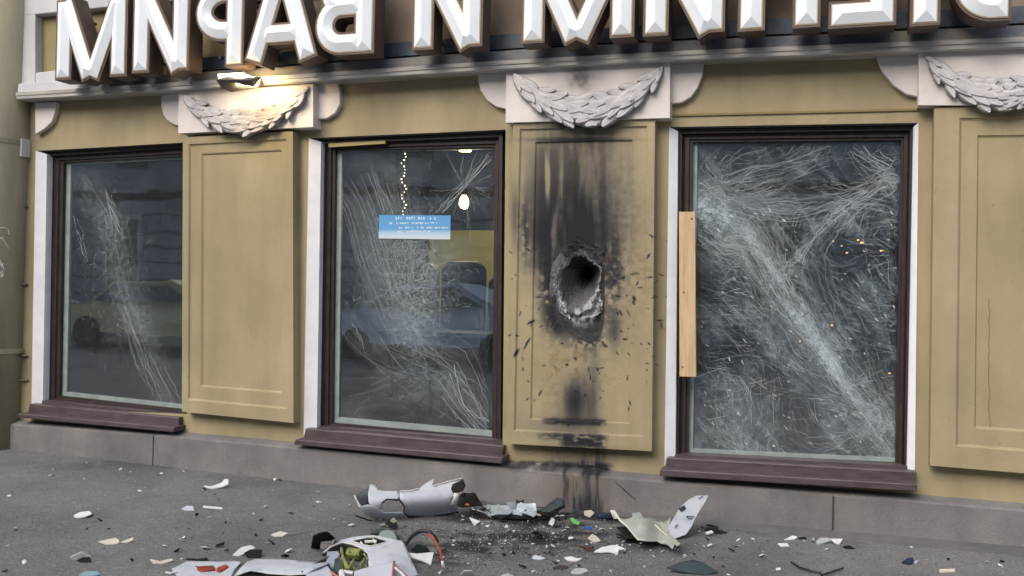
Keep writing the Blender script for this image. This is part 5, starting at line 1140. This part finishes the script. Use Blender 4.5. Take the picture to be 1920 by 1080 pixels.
flat('shard', [(436, 1040), (452, 1026), (470, 1022), (478, 1026), (464, 1033), (448, 1042)], CHIPW, 'white wedge with black scorching above the smooth panel', lift=.05); flat('shard', [(458, 1036), (470, 1030), (492, 1030), (488, 1044), (465, 1046)], BLACK, 'scorched black patch of plastic beside the white wedge', lift=.03)
flat('shard', [(583, 1026), (587, 1004), (600, 998), (614, 996), (628, 1008), (622, 1012), (602, 1014), (600, 1027)], BLACK, 'dark brown bent bracket left of the fuselage section', lift=.16, cat='bracket'); flat('shard', [(622, 1022), (628, 1010), (636, 1016), (630, 1026)], CREAM, 'cream stub beside the dark brown bracket', lift=.08)
flat('shard', [(716, 985), (728, 976), (742, 974), (746, 986), (738, 993), (720, 992)], BLACK, 'black clip on top of the dome of the fuselage section', lift=.05, cat='clip'); flat('shard', [(712, 984), (722, 982), (728, 986), (716, 989)], CREAM, 'cream tab left of the black clip', lift=.03, h=.05); flat('shard', [(732, 976), (738, 970), (744, 976), (738, 979)], CREAM, 'cream nub on top of the black clip', lift=.03, h=.05)
flat('shard', [(765, 1036), (780, 1038), (813, 1035), (808, 1058), (790, 1050), (770, 1044)], CHIPW, 'white triangular plate right of the fuselage section', lift=.05); flat('shard', [(770, 1030), (782, 1020), (800, 1024), (806, 1034), (780, 1036)], DGREY, 'blue grey crumpled flap inside the cable loop', lift=.05)
flat('shard', [(880, 970), (887, 972), (900, 977), (890, 985), (885, 978)], CHIPW, 'white triangle near the burnt scrap', lift=.02)
flat('shard', [(1095, 958), (1108, 956), (1114, 961), (1106, 969), (1096, 965)], CREAM, 'cream square chip left of the dark tube', lift=.04)
flat('shard', [(1068, 972), (1074, 970), (1080, 976), (1088, 979), (1085, 983), (1074, 980)], GREENP, 'lime green plastic bit below the sooty wall', lift=.02); flat('shard', [(1096, 989), (1104, 985), (1110, 990), (1104, 993)], BLUEP, 'small blue plastic bit near the lime green one', lift=.015)
flat('shard', [(1102, 1009), (1110, 1001), (1118, 1005), (1126, 1013), (1116, 1016)], CREAM, 'cream pentagonal chip left of the torn panel', lift=.04)
flat('shard', [(1114, 1034), (1128, 1026), (1148, 1022), (1155, 1022), (1172, 1028), (1160, 1030), (1158, 1038), (1142, 1034), (1125, 1035)], CHIPW, 'white jagged strip in front of the torn panel', lift=.04); flat('shard', [(1076, 1021), (1100, 1025), (1113, 1026), (1110, 1034), (1100, 1032), (1096, 1027)], mat('dark_maroon', (.06, .025, .02), .5), 'dark maroon shard beside the white jagged strip', lift=.02)
flat('shard', [(997, 1045), (1003, 1040), (1016, 1044), (1022, 1046), (1012, 1049), (1000, 1047)], SHELL, 'pale blue chip in the lower centre', lift=.02); flat('shard', [(1058, 1045), (1070, 1043), (1082, 1047), (1091, 1046), (1080, 1052), (1064, 1050)], CHIPW, 'white open ring like sliver in the lower centre', lift=.02)
flat('shard', [(1036, 1064), (1050, 1059), (1066, 1062), (1060, 1067), (1044, 1067)], mat('maroon_leaf', (.045, .03, .035), .4), 'flat dark oval shard in the lower centre', lift=.015); flat('shard', [(1070, 1072), (1078, 1066), (1095, 1065), (1102, 1069), (1090, 1074), (1076, 1076)], CHIPW, 'white chip with a reddish edge at the bottom centre', lift=.03)
flat('shard', [(864, 1076), (870, 1069), (884, 1069), (890, 1076), (886, 1084), (868, 1084)], CHIPW, 'white cap at the bottom edge right of the cables', lift=.06); flat('shard', [(940, 1078), (952, 1075), (962, 1079), (955, 1086), (942, 1086)], CHIPW, 'white blob cut by the bottom edge', lift=.03)
flat('dark_panel', [(1250, 1064), (1275, 1054), (1300, 1049), (1318, 1054), (1346, 1072), (1320, 1077), (1280, 1072)], GLASSD, 'flat dark glassy panel at the bottom right of the torn panel', 'panel piece', lift=.05)
b = MB(); b.tube([Gp(x, y, .012) for x, y in [(1484, 1054), (1500, 1064), (1520, 1070), (1538, 1074), (1541, 1078)]], .0055, 6); b.tube([Gp(x, y, .012) for x, y in [(1540, 1079), (1560, 1072), (1575, 1067), (1581, 1065)]], .005, 6); tag(b.build('bent_wire', RUBBER), 'black bent wire on the pavement at the bottom right', 'wire')
flat('shard', [(1530, 1014), (1538, 1008), (1552, 1008), (1560, 1012), (1545, 1017), (1532, 1020)], mat('pale_grey_green', (.35, .4, .38), .5), 'grey green chip against the footing strip', lift=.03); flat('shard', [(1556, 1010), (1580, 1010), (1574, 1020), (1566, 1018)], CHIPW, 'white triangle beside the grey green chip', lift=.02)
flat('shard', [(1470, 1012), (1486, 1004), (1495, 1006), (1490, 1010)], CHIPW, 'white sliver left of the grey green chip', lift=.02); flat('shard', [(1496, 1008), (1510, 1006), (1513, 1010), (1500, 1011)], BLACK, 'black sliver touching a white one by the footing strip', lift=.01); flat('shard', [(1580, 1024), (1592, 1022), (1603, 1028), (1590, 1029)], BLACK, 'black chip right of the white triangle', lift=.01)
flat('shard', [(1458, 1019), (1475, 1018), (1480, 1023), (1465, 1025)], CHIPW, 'white four sided chip below the footing strip', lift=.01); flat('shard', [(1761, 1067), (1790, 1066), (1791, 1071), (1762, 1073)], CREAM, 'cream bar lying at the lower right', lift=.01)
flat('shard', [(1690, 1054), (1702, 1046), (1712, 1045), (1714, 1052), (1705, 1058)], mat('navy_chip', (.015, .02, .05), .4), 'navy blue chip on the right of the pavement', lift=.03); flat('shard', [(1708, 1055), (1722, 1050), (1718, 1056)], SHELL, 'pale tip beside the navy blue chip', lift=.01)
flat('shard', [(1320, 992), (1335, 989), (1364, 998), (1345, 1001), (1330, 999)], BLACK, 'black shard behind the upright fin', lift=.02); flat('shard', [(1322, 998), (1334, 994), (1338, 998), (1326, 1001)], CHIPW, 'white bit on the black shard behind the fin', lift=.01, h=.015)
b = MB(); b.tube([Gp(1325, 984, .02), Gp(1340, 987, .02), Gp(1346, 990, .02)], .006, 6); tag(b.build('rod', BLACK), 'short black rod against the plinth behind the fin', 'rod')
b = MB(); b.tube([W(1153, 903, -.108), W(1172, 920, -.109), W(1192, 937, -.11)], [.001, .003, .001], 5); tag(b.build('scratch_wire', BLACK), 'thin dark wire leaning on the plinth above the torn panel', 'wire')
# --- small chips, each its own object
def chip_mesh(seed, mt):
    rg = random.Random(seed); n_ = rg.randint(5, 8); asp = rg.uniform(.35, .8); ring = []
    for i in range(n_): a = 2 * math.pi * i / n_ + rg.uniform(-.3, .3); r = rg.uniform(.6, 1.1); ring.append(Vector((r * math.cos(a), r * asp * math.sin(a), rg.uniform(0, .35))))
    b = MB(); Bk = [v + Vector((0, 0, -.14)) for v in ring]; c = Vector((0, 0, .35)); b.add(ring + Bk + [c], [(i, (i + 1) % n_, 2 * n_) for i in range(n_)] + [tuple(range(2 * n_ - 1, n_ - 1, -1))] + [(i, n_ + i, n_ + (i + 1) % n_, (i + 1) % n_) for i in range(n_)])
    m = bpy.data.meshes.new('chip'); m.from_pydata(b.V, [], b.F); m.materials.append(mt); m.update(); return m
KINDS = {'w': (CHIPW, 'tiny white plastic chip on the asphalt', 'small white chips strewn on the asphalt'), 'b': (BLACK, 'tiny black charred chip on the asphalt', 'small black chips strewn on the asphalt'), 'g': (SHELL, 'tiny pale grey chip on the asphalt', 'small grey chips strewn on the asphalt'), 'c': (CREAM, 'tiny cream plaster crumb on the asphalt', 'small cream crumbs strewn on the asphalt')}
MS = {k: [chip_mesh(i * 17 + ord(k), v[0]) for i in range(7)] for k, v in KINDS.items()}
def chip(k, px_, py_, s_, rg):
    p = Gp(px_, py_); o = bpy.data.objects.new('chip', rg.choice(MS[k])); sc.collection.objects.link(o); o.location = (p.x, p.y, p.z + s_ * .22 + .002); o.scale = (s_, s_, s_ * 1.1)
    o.rotation_euler = (rg.uniform(-.55, .55), rg.uniform(-.55, .55), rg.uniform(0, 6.28)); 
    zn = ('beside the plinth at the far left' if py_ < 905 else 'on the open pavement at the left') if px_ < 480 else 'around the wrecked parts left of the blast' if px_ < 850 else ('on the sooty ground under the blast hole' if py_ < 1020 else 'in the lower middle of the pavement') if px_ < 1150 else 'around the torn panel with the fin' if px_ < 1420 else 'on the pavement at the right'
    tag(o, KINDS[k][1].replace(' on the asphalt', ' ') + zn, 'chip', KINDS[k][2].replace('strewn on the asphalt', zn))
rg = random.Random(77)
GIV = [('w', 162, 870, 3.5), ('w', 187, 869, 3.5), ('w', 99, 882, 3.5), ('b', 101, 893, 4), ('w', 93, 893, 4), ('w', 226, 881, 4.5), ('w', 115, 900, 2.5), ('w', 245, 886, 2), ('w', 303, 889, 4), ('b', 296, 892, 4), ('w', 345, 887, 5), ('w', 262, 923, 5), ('w', 253, 904, 2), ('b', 23, 924, 4), ('w', 18, 932, 5),
       ('b', 186, 978, 7), ('b', 163, 994, 6), ('w', 28, 995, 7), ('b', 369, 968, 7), ('w', 497, 953, 7), ('b', 423, 981, 4), ('w', 516, 901, 7), ('b', 523, 902, 5), ('w', 598, 944, 6), ('b', 546, 965, 7), ('w', 597, 925, 5), ('b', 490, 977, 6), ('b', 480, 1005, 7), ('g', 340, 1016, 8), ('w', 345, 1010, 5), ('b', 333, 1036, 8), ('g', 384, 1031, 8), ('b', 388, 1030, 5),
       ('b', 412, 1026, 9), ('b', 425, 1034, 6), ('w', 543, 1036, 8), ('b', 536, 1046, 8), ('b', 508, 1021, 8), ('w', 310, 1026, 5), ('b', 247, 1052, 5), ('w', 45, 1057, 5), ('b', 10, 1073, 5), ('b', 384, 920, 6), ('b', 403, 929, 4), ('w', 511, 920, 2), ('w', 1063, 992, 6), ('w', 1058, 997, 6), ('w', 1071, 1012, 6), ('w', 1128, 995, 6), ('w', 1145, 993, 5), ('w', 1170, 1018, 6), ('w', 1202, 1021, 5),
       ('w', 1242, 1036, 4), ('w', 1385, 1014, 5), ('w', 1412, 1013, 4), ('w', 1428, 1045, 7), ('w', 1460, 1070, 6), ('w', 1550, 1032, 5), ('w', 1709, 1028, 4), ('w', 1797, 1021, 4), ('w', 1876, 1063, 5), ('b', 1879, 1055, 5), ('w', 1850, 1056, 4), ('b', 1370, 1034, 7), ('w', 1332, 1024, 6), ('b', 1326, 1013, 5), ('w', 1508, 1016, 4), ('w', 1738, 1052, 3), ('b', 919, 1041, 6), ('b', 945, 1042, 6),
       ('g', 1025, 1028, 5), ('w', 1037, 1026, 5), ('b', 1040, 1058, 6), ('w', 1000, 1075, 7), ('b', 980, 1066, 8), ('w', 915, 988, 5), ('w', 950, 990, 5), ('w', 948, 1016, 4), ('b', 1010, 1010, 12), ('b', 1004, 1003, 9), ('b', 846, 1012, 6), ('w', 655, 950, 4), ('w', 660, 987, 6), ('w', 1366, 1080, 5), ('b', 1300, 1041, 6)]
for k, x, y, s_ in GIV:
    d = 5.0; chip(k, x, y, s_ * .0037 * (1 + (900 - y) * .0008) * rg.uniform(.85, 1.15), rg)
cnt = 0
while cnt < 230:
    if cnt < 150: x, y = rg.gauss(1030, 190), rg.gauss(1005, 34)
    else: x, y = rg.uniform(0, 1915), rg.uniform(875, 1078)
    lo_ = np.interp(x, [0, 100, 547, 960, 1560, 1913], [848, 858, 905, 950, 1000, 1030])
    if y < lo_ + 8 or y > 1079 or x < 0 or x > 1919: continue
    chip(rg.choice('wwgbbbc'), x, y, rg.uniform(.005, .014), rg); cnt += 1
# glass crumbs and black grit: uncountable
def crumbs(name, mt, n_, fpos, smin, smax, seed):
    rg = random.Random(seed); b = MB()
    for _ in range(n_):
        x, y = fpos(rg); lo_ = np.interp(x, [0, 100, 547, 960, 1560, 1913], [848, 858, 905, 950, 1000, 1030])
        if y < lo_ + 5: continue
        p = Gp(x, y, .002); s_ = rg.uniform(smin, smax); A = [p + Vector((s_ * math.cos(a + rg.uniform(-.4, .4)), s_ * math.sin(a + rg.uniform(-.4, .4)), rg.uniform(0, s_ * .4))) for a in (0, 1.6, 3.1, 4.7)]
        t_ = p + Vector((0, 0, s_ * rg.uniform(.5, 1))); b.add(A + [t_], [(0, 1, 4), (1, 2, 4), (2, 3, 4), (3, 0, 4)])
    o = b.build(name, mt, origin=(0, 0, 0)); tag(o, kind='stuff'); return o
o = crumbs('glass_crumbs', mat('greenish_glass_crumb', (.45, .55, .52), .15, (.7, .75, .74), 60), 1500, lambda r: (r.gauss(905, 75), r.gauss(1000, 22)) if r.random() < .45 else ((r.gauss(1080, 160), r.gauss(1010, 36)) if r.random() < .6 else (r.uniform(0, 1919), r.uniform(860, 1078))), .0012, .004, 1); tag(o, 'glittering crumbs of broken glass on the pavement', 'glass crumbs')
o = crumbs('black_grit', BLACK, 1900, lambda r: (r.gauss(980, 130), r.gauss(1010, 32)) if r.random() < .7 else (r.gauss(1000, 380), r.gauss(1000, 55)), .0015, .0055, 2); tag(o, 'black burnt grit spread around the blast spot', 'grit')
for o in sc.objects:
    if o.type == 'MESH' and o.parent is None and o.name.startswith('pavement'): o.location = (0, 0, 0)
